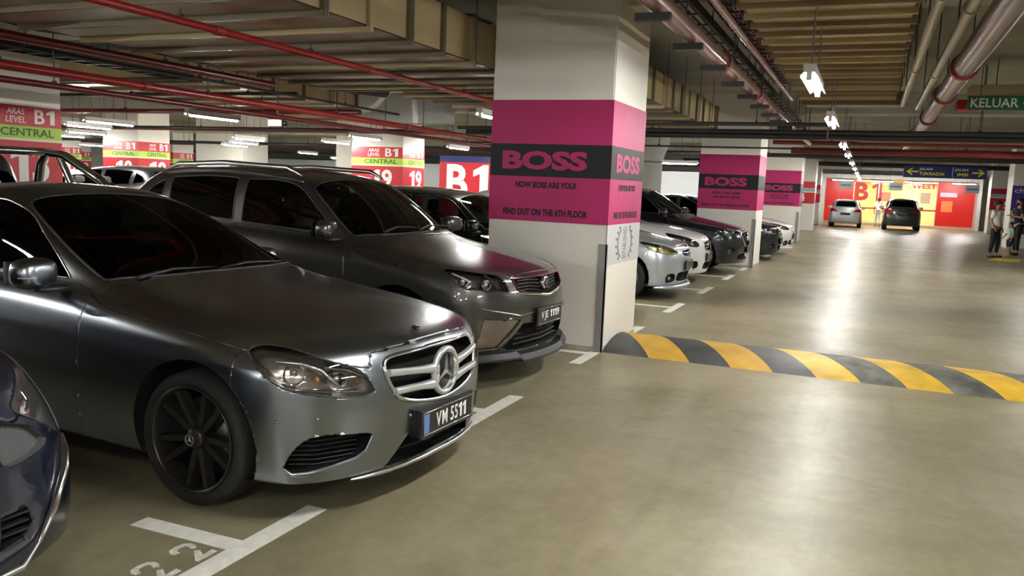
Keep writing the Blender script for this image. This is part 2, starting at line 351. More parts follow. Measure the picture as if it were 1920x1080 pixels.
for x, y, lab in ((.1, YF+1.7, 'warm ceiling light panel inside the lobby over the B1 letters'), (2.9, YF+1.7, 'white ceiling light panel inside the lobby by the door')):
    t = thing('ceiling_light', lab, 'light', (x, y, GZ))
    MB().box(-.95, .95, -.8, .8, -.05, 0).build('frame', WHITE, t)
    MB().box(-.9, .9, -.75, .75, -.06, -.045).build('diffuser', mat('lobby_lamp', (1, 1, 1), emit=(1, .78, .42) if x < 1 else (1, .93, .8), power=7) if x < 1 else mat('lobby_lamp_white', (1, 1, 1), emit=(1, .93, .8), power=9), t)
for k, (x, lab) in enumerate(((-1.25, 'white hanging notice over the small hatchback'), (1.25, 'grey hanging notice over the dark SUV'), (4.9, 'white hanging notice over the red cladding panel'))):
    t = thing('hanging_notice', lab, 'sign', (x, 50, 0)); MB().box(-.33, .33, -.02, .02, 2.1, 2.5).build('board', mat('pale_board', (.7, .76, .8), .5), t)
    MB().box(-.26, .26, -.024, -.02, 2.26, 2.33).build('print', mat('blue_print', (.1, .25, .5), .5), t)
    for s in (-.28, .28): MB().tube([(s, 0, 2.5), (s, 0, ZC)], .006, 5).build('rod', GREYP, t)
# hanging direction sign
t = thing('direction_sign', 'long navy hanging direction sign with two yellow arrows over the lane', 'sign', (2.82, 40, 0))
b = MB().box(-1.56, 1.56, -.04, .04, 2.58, 3.08).build('board', BLUE, t)
MB().box(.29, .31, -.046, -.04, 2.62, 3.04).build('divider', WHITE, b)
for x, s in ((-1.25, -1), (1.28, 1)):
    MB().prism([(s*.22, 0), (-s*.02, .17), (-s*.02, .1), (s*.1, .03), (-s*.25, .03), (-s*.25, -.03), (s*.1, -.03), (-s*.02, -.1), (-s*.02, -.17)], lambda u, v: (x+u, -.04, 2.83+v), lambda u, v: (x+u, -.048, 2.83+v)).build('arrow', YELLOW, b)
for s, x, z, ww in (('JALAN', -.72, 2.93, .5), ('TUN', -.78, 2.75, .34), ('RAZAK', -.27, 2.75, .58), ('JALAN', .62, 2.93, .5), ('IMBI', .68, 2.75, .4)):
    text('lettering', s, WHITE if z > 2.9 else YELLOW, b, (x, -.04, z), (1, 0, 0), (0, 0, 1), h=.13, w=ww, bold=.02)
for x in (-1.2, 1.2): MB().tube([(x, 0, 3.08), (x, 0, ZC)], .012, 6).build('rod', GREYP, t)
# exit sign
t = thing('exit_sign', 'green hanging KELUAR exit sign with an arrow beneath a beige bulkhead', 'sign', (1.75, 14, 0))
b = MB().box(-.56, .56, -.05, .05, 2.93, 3.13).build('board', mat('exit_green', (.01, .12, .05), .35), t)
text('lettering', 'KELUAR', WHITE, b, (-.22, -.05, 3.03), (1, 0, 0), (0, 0, 1), h=.13, w=.6, bold=.01)
MB().prism([(.14, 0), (.03, .07), (.03, .02), (-.1, .02), (-.1, -.02), (.03, -.02), (.03, -.07)], lambda u, v: (.24+u, -.05, 3.03+v), lambda u, v: (.24+u, -.055, 3.03+v)).build('arrow', WHITE, b)
for x in (-.4, .4): MB().tube([(x, 0, 3.13), (x, 0, ZC)], .008, 5).build('rod', GREYP, t)
t = thing('bulkhead', 'beige boxed bulkhead with red end piece hanging beside the exit sign', 'bulkhead', (2.2, 14.6, 0))
MB().box(-.95, 1.6, -.2, .2, 3.16, 3.34).build('casing', mat('beige_box', (.62, .47, .33), .6), t)
MB().box(-1.1, -.75, -.22, .22, 2.98, 3.12).build('end_piece', RED, t)
for x in (-.6, .6): MB().tube([(x, 0, 3.34), (x, 0, ZC-.01)], .01, 5).build('rod', GREYP, t)
t = thing('direction_sign', 'small blue hanging sign far beyond the dark grey SUV roof', 'sign', (-17.6, 27, 0))
MB().box(-.7, .7, -.03, .03, 2.2, 2.5).build('board', BLUE, t); text('lettering', 'KELUAR', WHITE, t, (-.1, -.03, 2.35), (1, 0, 0), (0, 0, 1), h=.13, w=.9)
for x in (-.5, .5): MB().tube([(x, 0, 2.5), (x, 0, ZC)], .01, 5).build('rod', GREYP, t)

struct(MB().box(-13, -4.4, 28.5, 28.7, 0, 2.25).build('wall_partition', mat('pale_wall', (.78, .82, .84), .6)))
struct(MB().box(-40, -14, 44, 44.2, 0, 2.6).build('wall_rear', mat('pale_wall', (.78, .82, .84), .6)))
# ------------------------------------------------------------------ floor markings
LINE = mat('road_line_white', (.72, .71, .66), .55, noise=(14, .12), bump=(30, .1))
def tmark(y, label, stem=.55, b0=-.52, b1=.52, hstem=True):
    m = MB().box(-.055, .055, b0, b1, 0, .0025)
    if hstem: m.box(-.055-stem, -.05, -.052, .052, 0, .0024)
    o = m.build('stall_marking', LINE); o.location = (-2.35, y, 0); tag(o, label, 'floor marking'); return o
tmark(2.77, 'white painted T marking by the stencilled 22, under the wheel of the silver-grey sedan', b0=-1.4)
tmark(5.30, 'white painted T marking under the nose of the silver-grey sedan')
tmark(7.72, 'white painted corner marking at the foot of the big advert pillar', 1.2, -.52, .1)
tmark(9.2, 'short white painted bar behind the big advert pillar', .0, -.1, .42, False)
tmark(11.5, 'white painted T marking under the nose of the silver hatchback', 1.3)
tmark(13.92, 'white painted T marking under the nose of the white sedan', 1.3)
tmark(16.4, 'white painted T marking under the nose of the black crossover', 1.3)
tmark(18.6, 'white painted corner marking at the foot of the second advert pillar', .9, -.5, .28)
tmark(20.4, 'short white painted bar behind the second advert pillar', .0, -.2, .5, False)
tmark(22.9, 'white painted T marking in front of the car past the second advert pillar', 1.2)
tmark(25.3, 'white painted T marking ahead of the farthest magenta pillar', 1.2)
t = thing('stall_number', 'worn stencilled white number 22 painted beside the nearest T marking', 'floor marking', (-2.52, 2.54, 0))
m22 = mat('worn_stencil_white', (.62, .61, .56), .6, noise=(30, .25))
for k, dy in enumerate((-.105, .1)):
    # stencil 2: hook, diagonal and foot with gaps
    q = MB()
    def S(u, v): return (-v, dy+u, .0015)
    def S0(u, v): return (-v, dy+u, 0)
    hook = [(-.06+.0, .035), (-.062, .06), (-.04, .085), (0, .092), (.04, .085), (.06, .06), (.055, .03), (.035, .008), (.018, .024), (.03, .045), (.03, .06), (.012, .068), (-.012, .066), (-.03, .05), (-.034, .032)]
    foot = [(.008, -.005), (-.06, -.075), (-.06, -.092), (.05, -.092), (.055, -.06), (-.005, -.066), (.026, -.02)]
    q.prism(hook, S0, S); q.prism(foot, S0, S); q.build('numeral', m22, t)
lab = 'yellow arrow painted on the lane at the feet of the man in white'
o = MB().prism([(-.5, -.5), (.35, -.5), (.5, .3), (-.1, .5)], lambda u, v: (u, v*1.6, 0), lambda u, v: (u, v*1.6, .003)).build('floor_arrow', mat('yellow_road_paint', (.75, .5, .03), .5)); o.location = (3.7, 28.0, 0); tag(o, lab, 'floor marking')
for x, y, w_, lab in ((5.0, 28.7, 1.1, 'white painted line on the floor under the child'), (1.2, 30.2, .9, 'faint white painted dash across the middle of the lane')):
    o = MB().box(-w_, w_, -.12, .12, 0, .003).build('lane_line', LINE); o.location = (x, y, 0); tag(o, lab, 'floor marking')

# ------------------------------------------------------------------ speed hump: alternating painted lengths
HB = mat('hump_black', (.05, .052, .055), .5, noise=(5, .45), bump=(20, .2)); HY = mat('hump_yellow', (.56, .33, .05), .45, noise=(4, .2), bump=(20, .2))
HBW = mat('hump_black_worn', (.10, .10, .085), .6, noise=(6, .6), bump=(20, .3)); HYW = mat('hump_yellow_worn', (.62, .38, .03), .5, noise=(5, .25), bump=(20, .3))
t = thing('speed_hump', 'yellow and black striped speed hump running across the lane from the big pillar', 'speed hump', (-2.29, 7.86, 0))
NP = 14; prof = [(1.1*k/NP, .108*math.sin(math.pi*min(1, (k/NP)))**.8 if 0 < k < NP else 0) for k in range(NP+1)]
edge = [0, .47, .86, 1.24, 1.62, 1.99, 2.36, 2.73, 3.09, 3.47, 3.85, 4.23, 4.6, 4.98, 5.36, 5.74, 6.1]
for k in range(len(edge)-1):
    a, b = edge[k], edge[k+1]
    def xx(e, y, first): return e if first else e - .62*y
    V = []; F = []
    for (y, z) in prof:
        xa = max(0, xx(a, y, k == 0)); xb = max(.02, xx(b, y, False)) if k < len(edge)-2 else b
        V += [(xa, y, z), (max(xa+.001, xb), y, z)]
    for i in range(NP): F.append((2*i, 2*i+1, 2*i+3, 2*i+2))
    if k == 0: F.append(tuple(2*i for i in range(NP+1)))
    me = MB().add(V, F, False).mesh('stripe')
    o = link('stripe', me, (HB if k < 5 else HBW) if k % 2 == 0 else (HY if k < 5 else HYW), t)
    for p_ in me.polygons: p_.use_smooth = True
# ------------------------------------------------------------------ lights
TUBE = mat('tube_glow', (1, 1, 1), emit=(1, .985, .93), power=TUBE_POWER)
FIX = mat('fixture_white', (.7, .7, .7), .4)
DUCTBOX = [(-7.3, -3.85, -2.6, 10.4, 2.80), (-6.5, -2.85, 10.9, 17.5, 2.80), (-1.2, .3, .9, 13.9, 3.05), (-1.15, .45, 14.0, 14.8, 2.98), (-13.5, -9.9, 10.3, 18.1, 3.0)]
def ceil_at(x, y, z):
    """underside of whatever is above a point: the slab, a beam or a duct"""
    for x0, x1, y0, y1, zz in DUCTBOX:
        if x0 < x < x1 and y0 < y < y1 and zz > z: return zz
    for yb in (8.0, 19.1, 30.1, 41.1, 52.0):
        if yb+.1 < y < yb+.8: return 3.345
    return ZC-.005
LM = {}
def make_light(label, x, y, z=2.5, rz=0, group=None):
    t = thing('tube_light', label, 'light', (x, y, z), rz, group); h = .61
    if not LM:
        LM['housing'] = MB().box(-.045, .045, -h, h, .035, .095).prism([(.04, .035), (.066, .010), (.066, .006), (.062, .006), (.04, .03)], lambda u, v: (u, -h, v), lambda u, v: (u, h, v)).prism([(-.04, .035), (-.066, .010), (-.066, .006), (-.062, .006), (-.04, .03)], lambda u, v: (u, -h, v), lambda u, v: (u, h, v)).mesh('housing'); LM['tube'] = MB().tube([(0, -h+.03, 0), (0, h-.03, 0)], .019, 8).mesh('tube')  # side wings added to the bare batten to hold light off the ceiling
        for s in (-1, 1): LM['holder%d' % s] = MB().box(-.02, .02, s*(h-.03)-.015, s*(h-.03)+.015, -.022, .035).mesh('lamp_holder')
    link('housing', LM['housing'], FIX, t); link('tube', LM['tube'], TUBE, t)
    for s in (-1, 1):
        link('lamp_holder', LM['holder%d' % s], FIX, t); q = Vector((x, y)) + (Vector((0, s*.43)) if not rz else Vector((-s*.43, 0)))
        MB().tube([(0, s*.43, .09), (0, s*.43, ceil_at(q.x, q.y, z)-z)], .006, 5).build('suspension_rod', GREYP, t)
    return t
for y, w_ in ((7.5, 'right above the speed hump'), (11.25, 'under the ribbed duct, next after the hump'), (16.35, 'close to the dark cross conduits'), (20, 'level with the second advert pillar'), (24.5, 'level with the white hatchback'), (29, 'level with the farthest magenta pillar'),
              (34, 'short of the navy direction sign'), (38.5, 'just in front of the navy direction sign'), (43, 'just behind the navy direction sign'), (47.5, 'behind the two waiting cars, near the hanging notices')): make_light('fluorescent tube light over the lane '+w_, -.5, y)
for y in (-8.4, -4.5, -.5, 3.5): make_light('fluorescent tube light over the near lane', -.5, y, group='tube lights over the near lane')
for y in (-8, -3, 3, 9, 16.4, 21.5): make_light('fluorescent tube light hung beyond the far side of the lane', 3.6, y, group='tube lights over the far side of the lane')
for x, y, w_ in ((-4.9, 11.0, 'left of the big advert pillar'), (-10.25, 11.3, 'beside the small ceiling camera'), (-14.4, 12.9, 'right of the pillar numbered 13, long bright one'), (-16.5, 14.2, 'just behind the bright one by pillar 13'), (-19.6, 16.8, 'in front of the pillar numbered 18'), (-10.65, 16.6, 'in front of the pillar numbered 19, higher of a pair'),
                 (-13.1, 19.0, 'above the pillar numbered 19, lower of a pair'), (-10.4, 20.8, 'right of the pillar numbered 19'), (-7.6, 21.2, 'over the huge lobby lettering')): make_light('fluorescent tube light '+w_, x, y, group=None)
for x, y in ((-22.5, 18.6), (-17.5, 20.6), (-19.5, 22.5), (-15.3, 18.2), (-15.5, 5.5), (-15.5, 1.0), (-10.2, 3.2), (-10.2, -2), (-21.5, 12), (-26, 18.3), (-26, 24), (-15.5, 27), (-21, 28.5), (-26, 31.5), (-33, 31.5), (-8, 26), (-10.2, 31.5), (-6, 36), (-10, 40), (-16, 36), (-22, 38), (-31, 22), (-38, 28),
             (-18, 41), (-26, 40.5), (-33, 38), (-30, 26), (-13.5, 32), (-24, 35)):
    make_light('fluorescent tube light hung far back among the parked cars and pillars', x, y, group='tube lights far back among the parked cars')
for x, y in ((-7.6, .9), (-7.6, -4), (-4.9, -6)): make_light('fluorescent tube light over the near parked cars', x, y, 2.5, math.pi/2, 'tube lights over the near parked cars')
make_light('fluorescent tube light seen between the big and second advert pillars', -5.3, 25.0, 2.4, math.pi/2)
for x in (-1.5, .6, 2.6, 4.8): make_light('fluorescent tube light across the front of the red lobby', x, 53.3, 2.62, math.pi/2, 'tube lights before the red lobby front')

# ------------------------------------------------------------------ ducts
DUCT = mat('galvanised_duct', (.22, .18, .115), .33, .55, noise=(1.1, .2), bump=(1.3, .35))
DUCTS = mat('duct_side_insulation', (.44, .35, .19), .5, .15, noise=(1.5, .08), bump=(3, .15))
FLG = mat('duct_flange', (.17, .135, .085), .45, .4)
DUCTL = mat('bright_duct', (.70, .62, .46), .34, .45, noise=(1.1, .14), bump=(1.3, .3)); FLGL = mat('brown_flange', (.26, .19, .11), .5, .2)
def duct(label, x0, x1, y0, y1, z0, z1, pitch=.65, start=0, DUCT=DUCT, FLG=FLG):
    t = thing('air_duct', label, 'duct', ((x0+x1)/2, (y0+y1)/2, z0)); w, d, h = (x1-x0)/2, (y1-y0)/2, z1-z0
    ys = [y0]; y = y0+start
    while y < y1-.1:
        if y > y0+.1: ys.append(y)
        y += pitch
    ys.append(y1); c = (y0+y1)/2
    k = 0
    for a, b in zip(ys[:-1], ys[1:]):
        # each sheet of the underside is cross-broken: its middle hangs a little
        dz = (-.012, .006, -.02, .0)[k % 4]; k += 1
        a -= c; b -= c; m = (a+b)/2; n = 5; V = []; F = []
        for j, (yy, dd) in enumerate(((a, 0), (a+.06, .2), (m, 1), (b-.06, .2), (b, 0))):
            for i in range(n):
                u = i/(n-1); V.append((-w+2*w*u, yy, dz*dd*math.sin(math.pi*u)))
        for j in range(4):
            for i in range(n-1): F.append((j*n+i, j*n+i+1, (j+1)*n+i+1, (j+1)*n+i))
        MB().add(V, F, True).build('underside_sheet', DUCT, t)
    MB().box(-w, w, -d, d, .012, h).build('casing', DUCTS, t)
    for y in ys:
        y -= c; y = min(max(y, -d+.02), d-.02)
        MB().box(-w-.035, w+.035, y-.022, y+.022, -.045, 0).box(w, w+.035, y-.03, y+.03, 0, h).box(-w-.035, -w, y-.03, y+.03, 0, h).build('flange', FLG if (k := k+1) % 3 else DUCTS, t)
    for y in ys[1:-1:2]:
        for s in (-1, 1): MB().tube([(s*(w+.06), y-c, -.05), (s*(w+.06), y-c, ZC-z0)], .007, 5).build('hanger_rod', GREYP, t)
    return t
duct('wide beige air duct over the parked sedan and SUV', -7.2, -3.95, -2.5, 10.3, 2.85, 3.3, .65, .21)
duct('short beige air duct behind the big advert pillar', -6.4, -2.95, 11.0, 17.4, 2.85, 3.3, .65, .3)
duct('narrow beige ribbed duct over the lane above the tube lights', -1.07, .2, 1.0, 13.8, 3.1, 3.5, .42, .2, DUCTL, FLGL)
o = thing('air_duct', 'flat grey duct box at the end of the ribbed lane duct', 'duct', (-.25, 14.4, 3.03))
MB().box(-.8, .6, -.3, .3, 0, .16).build('casing', mat('grey_duct_box', (.36, .34, .3), .5), o); MB().box(-.85, .65, -.34, -.3, -.02, .18).build('flange', FLG, o)
for s in (-.7, .5): MB().tube([(s, 0, .16), (s, 0, ZC-3.035)], .008, 5).build('hanger_rod', GREYP, o)
duct('pale grey duct run high above the second parking row', -13.4, -10.0, 10.4, 18, 3.05, 3.5, .9, .3)

# ------------------------------------------------------------------ pipes, conduits and trays
RP = mat('red_pipe', (.30, .02, .018), .25, noise=(3, .15)); RPD = mat('dark_red_pipe', (.13, .012, .014), .3); PINK = mat('pink_pipe', (.30, .155, .145), .22, .25, noise=(2, .12))
BP = mat('dark_conduit', (.022, .022, .022), .5); WP = mat('cream_pipe', (.37, .34, .26), .3, .2, noise=(2, .1)); GP = mat('mauve_pipe', (.24, .17, .165), .25, .35, noise=(2, .12)); VALVE = mat('pipe_coupling', (.25, .03, .03), .4)
def pipe(name, label, pts, r, m, cat='pipe', joints=(), jm=None, rods=None, saddles=None, group=None):
    t = thing(name, label, cat, pts[0], 0, group); o = Vector(pts[0]); P = [Vector(p)-o for p in pts]
    MB().tube(P, r, 12).build('run', m, t)
    L = [(b-a) for a, b in zip(P[:-1], P[1:])]
    d = L[0].normalized(); n = L[0].length
    for j in joints: MB().tube([P[0]+d*(j-.05), P[0]+d*(j+.05)], r*1.25, 12).build('coupling', jm or VALVE, t)
    if rods:
        k = rods*.5
        while k < n:
            q = P[0]+d*k; MB().tube([q+Vector((0, 0, r)), Vector((q.x, q.y, ceil_at(q.x+o.x, q.y+o.y, q.z+o.z)-o.z))], .007, 5).build('hanger_rod', BP, t)
            MB().tube([q+Vector((0, 0, r*1.1))+d*.02, q+Vector((0, 0, r*1.1))-d*.02], .02, 6).build('hanger_clip', BP, t); k += rods
    if saddles:
        k = saddles*.5
        while k < n:
            q = P[0]+d*k; sx = Vector((-d.y, d.x, 0))*1
            MB().box(q.x-(.13 if abs(d.y) > .5 else .03), q.x+(.1 if abs(d.y) > .5 else .03), q.y-.03, q.y+.03, q.z-r-.05, q.z-r).build('saddle', BP, t); k += saddles
    return t
pipe('drain_pipe', 'pink pipe with dark saddles along the lane beside the advert pillars', [(-1.36, -2, 2.8), (-1.36, 15.5, 2.8)], .075, PINK, joints=(10.1, 12.6), saddles=1.15, rods=2.4)
pipe('drain_pipe', 'pale end section of the pink pipe past the cross conduits', [(-1.37, 15.6, 2.8), (-1.37, 20.6, 2.8)], .05, WP, rods=3)
pipe('sprinkler_pipe', 'thin pink pipe along the edge of the ribbed lane duct', [(-1.17, 1, 3.0), (-1.17, 13.2, 3.0)], .03, PINK, rods=2)
pipe('drain_pipe', 'thick mauve pipe with dark red collars along the right of the lane', [(.8, 2, 3.0), (.8, 27, 3.0)], .115, GP, joints=(8.1, 10.6, 14, 18), rods=3)
pipe('drain_pipe', 'cream pipe next to the ribbed lane duct', [(.34, 2, 3.0), (.34, 13.9, 3.0)], .042, WP, joints=(4.6, 8.2), jm=WP, rods=2.5)
pipe('drain_pipe', 'cream pipe between the thick mauve pipe and its thin neighbour', [(.57, 2, 3.02), (.57, 14.6, 3.02)], .045, WP, joints=(5.2, 8.8), jm=WP, rods=2.5)
pipe('fire_main', 'bright red fire pipe running low behind the parked cars', [(-7.8, 1.5, 2.55), (-7.8, 18.8, 2.55)], .05, RP, joints=(6, 12), rods=2.8)
pipe('fire_main', 'dark red pipe right under the bright red fire pipe', [(-7.98, 1.5, 2.43), (-7.98, 18.8, 2.43)], .035, RPD, rods=3.3)
pipe('fire_main', 'upper red pipe running past the pillar numbered 13', [(-7.5, 1, 2.79), (-7.5, 9.4, 2.79)], .045, RPD, rods=2.6)
pipe('sprinkler_pipe', 'thin red sprinkler pipe crossing under the wide beige duct', [(-4.85, 1, 2.71), (-4.85, 13.2, 2.71)], .032, RP, joints=(4.4, 6.6), rods=1.6)
pipe('conduit', 'thin dark conduit over the bright red fire pipe', [(-8.45, 2, 2.84), (-8.45, 14.3, 2.84)], .02, BP, rods=3)
for k, (y, z, r, m, x0, x1, lab) in enumerate((
    (15.15, 2.67, .035, BP, -7.6, 6, 'dark conduit crossing the lane beyond the first tube lights, upper of three'), (15.45, 2.61, .05, BP, -7.55, 6, 'thick dark pipe crossing the lane beyond the first tube lights'), (15.75, 2.42, .016, BP, -7.6, -1.2, 'thin black cable spanning from the big advert pillar to the second one'),
    (20.9, 2.83, .05, RPD, -2.2, 9, 'dark red pipe crossing just past the second advert pillar'), (22.4, 2.72, .085, RPD, -1.9, 9, 'thick dark red pipe crossing past the second advert pillar'), (26.5, 2.78, .06, BP, -12, 9, 'dark pipe crossing the lane near the blue sign, high up'),
    (29, 2.98, .07, RPD, -2.1, 9, 'dark red pipe crossing at the farthest magenta poster'), (33, 3.06, .1, RPD, -9, 10, 'thick dark red pipe crossing before the navy direction sign'), (36, 3.2, .06, RP, -9, 10, 'red pipe crossing above the navy direction sign'), (44, 3.2, .1, BP, -9, 10, 'black pipe crossing behind the navy direction sign'),
    (13.6, 2.67, .03, BP, -3, -.6, 'short black conduit crossing under the lane duct'),
    (13.2, 2.78, .05, RPD, -26, -8.6, 'dark red pipe crossing over the second parking row, nearer one'), (17.5, 2.72, .06, RPD, -28, -9, 'dark red pipe crossing over the second parking row, farther one'), (24, 2.65, .05, BP, -32, -8, 'dark conduit crossing far behind the parked cars'), (28.5, 2.8, .08, RPD, -34, -7, 'dark red pipe crossing far behind the parked cars'),
    (11.5, 2.92, .03, BP, -24, -8.7, 'black conduit crossing behind the pillar numbered 13'), (15.8, 2.62, .025, BP, -24, -8.7, 'slim black conduit crossing in front of the pillar numbered 19'), (21.5, 2.88, .05, WP, -28, -8, 'pale pipe crossing behind the pillar numbered 19'), (33.5, 2.62, .06, BP, -36, -5, 'black pipe crossing at the farthest left pillars'))):
    pipe('cross_pipe', lab, [(x0, y, z), (x1, y, z)], r, m, rods=2.6)
# white bent drain in front of the pale bulkhead
pipe('drain_pipe', 'white bent drain pipe rising above the bright red fire pipe', [(-9.6, 13.9, 2.8), (-8.75, 13.7, 2.88), (-8.55, 13.65, 2.95), (-8.25, 13.6, 3.2), (-8.1, 13.6, 3.22), (-7.72, 13.6, 3.2), (-7.68, 13.6, 2.62)], .05, WHITE)
o = thing('bulkhead', 'pale grey boxed bulkhead behind the white bent drain pipe', 'bulkhead', (-9.2, 14.6, 2.7)); MB().box(-.35, 1.6, 0, .4, 0, ZC-2.71).build('casing', mat('pale_grey_box', (.50, .51, .5), .6), o)
# dark lagged pipe bundle under the duct's left edge
LAG = mat('black_lagging', (.016, .016, .018), .65, bump=(14, .8))
for k, (x, z, r, lab) in enumerate(((-7.63, 3.04, .10, 'black lagged pipe along the edge of the wide beige duct, lower one'), (-8.2, 3.12, .10, 'black lagged pipe along the edge of the wide beige duct, upper one'))):
    random.seed(k); P = [(x+random.uniform(-.03, .03), 1+y*.6, z+random.uniform(-.03, .03)) for y in range(20)]
    pipe('lagged_pipe', lab, P, [r*random.uniform(.85, 1.15) for _ in P], LAG)
    for j in range(6):
        pass
# cable trays
TRAY = mat('cable_tray', (.05, .05, .052), .5, .5)
def tray(label, x, y0, y1, z, w, m=TRAY):
    t = thing('cable_tray', label, 'cable tray', (x, y0, z)); n = y1-y0
    MB().box(-w/2, -w/2+.012, 0, n, 0, .08).build('rail', m, t); MB().box(w/2-.012, w/2, 0, n, 0, .08).build('rail', m, t)
    k = .15
    while k < n: MB().box(-w/2, w/2, k-.02, k+.02, 0, .015).build('rung', m, t); k += .3 if n < 20 else .5
    for i, dx in enumerate(np.linspace(-w*.3, w*.3, 4)): MB().tube([(dx, 0, .03+.012*(i % 2)), (dx, n, .03+.012*(i % 2))], .014, 5).build('cable', BP, t)
    k = .8
    while k < n:
        for s in (-1, 1): MB().tube([(s*w/2, k, .04), (s*w/2, k, ZC-z)], .006, 5).build('hanger_rod', BP, t)
        k += 1.6
tray('dark cable tray with hanger rods between the pink pipe and the lane duct', -1.64, 1, 21, 3.14, .3)
tray('dark red edged cable tray beside the narrow pink pipe', -1.32, 1, 13.4, 3.22, .22, RPD)
tray('dark cable tray above the red fire pipes of the second row', -9.78, 3, 10.2, 2.98, .34)
# pink square pipe loop under the cross conduits
pipe('sprinkler_pipe', 'pink square pipe loop hanging by the second tube light', [(-.72, 15.0, ZC-.01), (-.72, 15.0, 2.55), (-.1, 15.0, 2.52), (2.6, 15.0, 2.52)], .018, PINK)
# closed-circuit camera
o = thing('ceiling_camera', 'small white ceiling camera beside a tube light above the second row', 'camera', (-9.4, 11.9, 2.42)); MB().box(-.16, .12, -.06, .06, 0, .11).build('body', WHITE, o)
MB().tube([(.12, 0, .05), (.17, 0, .05)], .045, 10).build('lens', BP, o); MB().tube([(0, 0, .11), (0, 0, ZC-2.42)], .012, 6).build('mount', GREYP, o)
# ---------------------------------------------------------------- car skin: a cubic B-spline sheet wrapped round half a car
SF = [0, .3, .56, .77, .92, 1.0]            # positions across the nose / tail
TS = [.10, .22, .36, .50, .64, .78, .90]    # positions along the flank
def lerp_list(xs, ys, x): return np.interp(x, xs, ys)
def row_points(r):
    xf, Lf, pf, xr, Lr, pr, W, Z = r[:8]
    tW = np.linspace(0, 1, len(W)); kz = [0, 5, 7, 9, 11, 13, 18]
    kz = [0, 5, 7.3, 9, 10.7, 13, 18]
    n = len(SF); tot = 2*n + len(TS); P = []
    for i in range(tot):
        if i < n:
            s = SF[i]; x = xf - Lf*(1-(1-s**pf)**(1/pf)); y = W[0]*s
        elif i < n+len(TS):
            t = TS[i-n]; x = (xf-Lf)*(1-t) + (xr+Lr)*t; y = np.interp(t, tW, W)
        else:
            s = SF[tot-1-i]; x = xr + Lr*(1-(1-s**pr)**(1/pr)); y = W[-1]*s
        P.append((x, y, np.interp(i, kz, Z)))
    return P
def control_grid(rows):
    G = []
    for r in rows:
        p = row_points(r)
        for _ in range(r[8] if len(r) > 8 else 1): G.append(p)
    return np.array(G, float)
def bs(t):
    return np.stack([(1-t)**3/6, (3*t**3-6*t*t+4)/6, (-3*t**3+3*t*t+3*t+1)/6, t**3/6], -1)
def sheet(rows, res):
    G = control_grid(rows); M = np.array([1, -1, 1.])
    G = np.concatenate([2*G[:1]-G[1:2], G, G[-2:-1]*M], 0)
    G = np.concatenate([G[:, 1:2]*M, G, G[:, -2:-1]*M], 1)
    def params(n, lens):
        out = []
        for k in range(n):
            c = int(np.clip(np.ceil(lens[k]/res), 1, 60))
            out += [k + j/c for j in range(c)]
        return np.array(out + [n - 1e-9])
    R, C = G.shape[0]-3, G.shape[1]-3
    dv = np.linalg.norm(np.diff(G, axis=0), axis=2); du = np.linalg.norm(np.diff(G, axis=1), axis=2)
    pv = params(R, [np.percentile(dv[k+1], 80) for k in range(R)]); pu = params(C, [np.percentile(du[:, k+1], 80) for k in range(C)])
    def mat(p, n):
        i = np.floor(p).astype(int); B = bs(p-i); m = np.zeros((len(p), n))
        for k in range(4): m[np.arange(len(p)), i+k] = B[:, k]
        return m
    A = np.tensordot(mat(pv, G.shape[0]), G, (1, 0)); return np.einsum('ec,acd->aed', mat(pu, G.shape[1]), A)
# ------------------------------------------------------------------ car builder
def smooth_poly(pts, n=4, closed=True):
    """Catmull-Rom through the points; a point with a third value 1 stays a sharp corner"""
    P = [Vector((p[0], p[1])) for p in pts]; sh = [len(p) > 2 for p in pts]; m = len(P); out = []
    for i in range(m if closed else m-1):
        p0, p1, p2, p3 = P[(i-1) % m], P[i], P[(i+1) % m], P[(i+2) % m]
        if not closed: p0 = P[max(i-1, 0)]; p3 = P[min(i+2, m-1)]
        if sh[i]: p0 = p1*2-p2
        if sh[(i+1) % m]: p3 = p2*2-p1
        for k in range(n):
            t = k/n
            out.append(.5*((2*p1)+(p2-p0)*t+(2*p0-5*p1+4*p2-p3)*t*t+(3*p1-p0-3*p2+p3)*t**3))
    if not closed: out.append(P[-1])
    return [(q.x, q.y) for q in out]
def inside(poly, x, y):
    c = False; j = len(poly)-1
    for i in range(len(poly)):
        xi, yi = poly[i]; xj, yj = poly[j]
        if (yi > y) != (yj > y) and x < (xj-xi)*(y-yi)/(yj-yi)+xi: c = not c
        j = i
    return c
PROJ = {'S': (Vector((1, 0, 0)), Vector((0, 0, 1)), Vector((0, 1, 0))), 'F': (Vector((0, 1, 0)), Vector((0, 0, 1)), Vector((1, 0, 0))),
        'R': (Vector((0, 1, 0)), Vector((0, 0, 1)), Vector((-1, 0, 0))), 'T': (Vector((1, 0, 0)), Vector((0, 1, 0)), Vector((0, 0, 1)))}
def axes(pr):
    if isinstance(pr, str): return PROJ[pr]
    a = math.radians(pr); return Vector((-math.sin(a), math.cos(a), 0)), Vector((0, 0, 1)), Vector((math.cos(a), math.sin(a), 0))   # seen from azimuth a off the nose
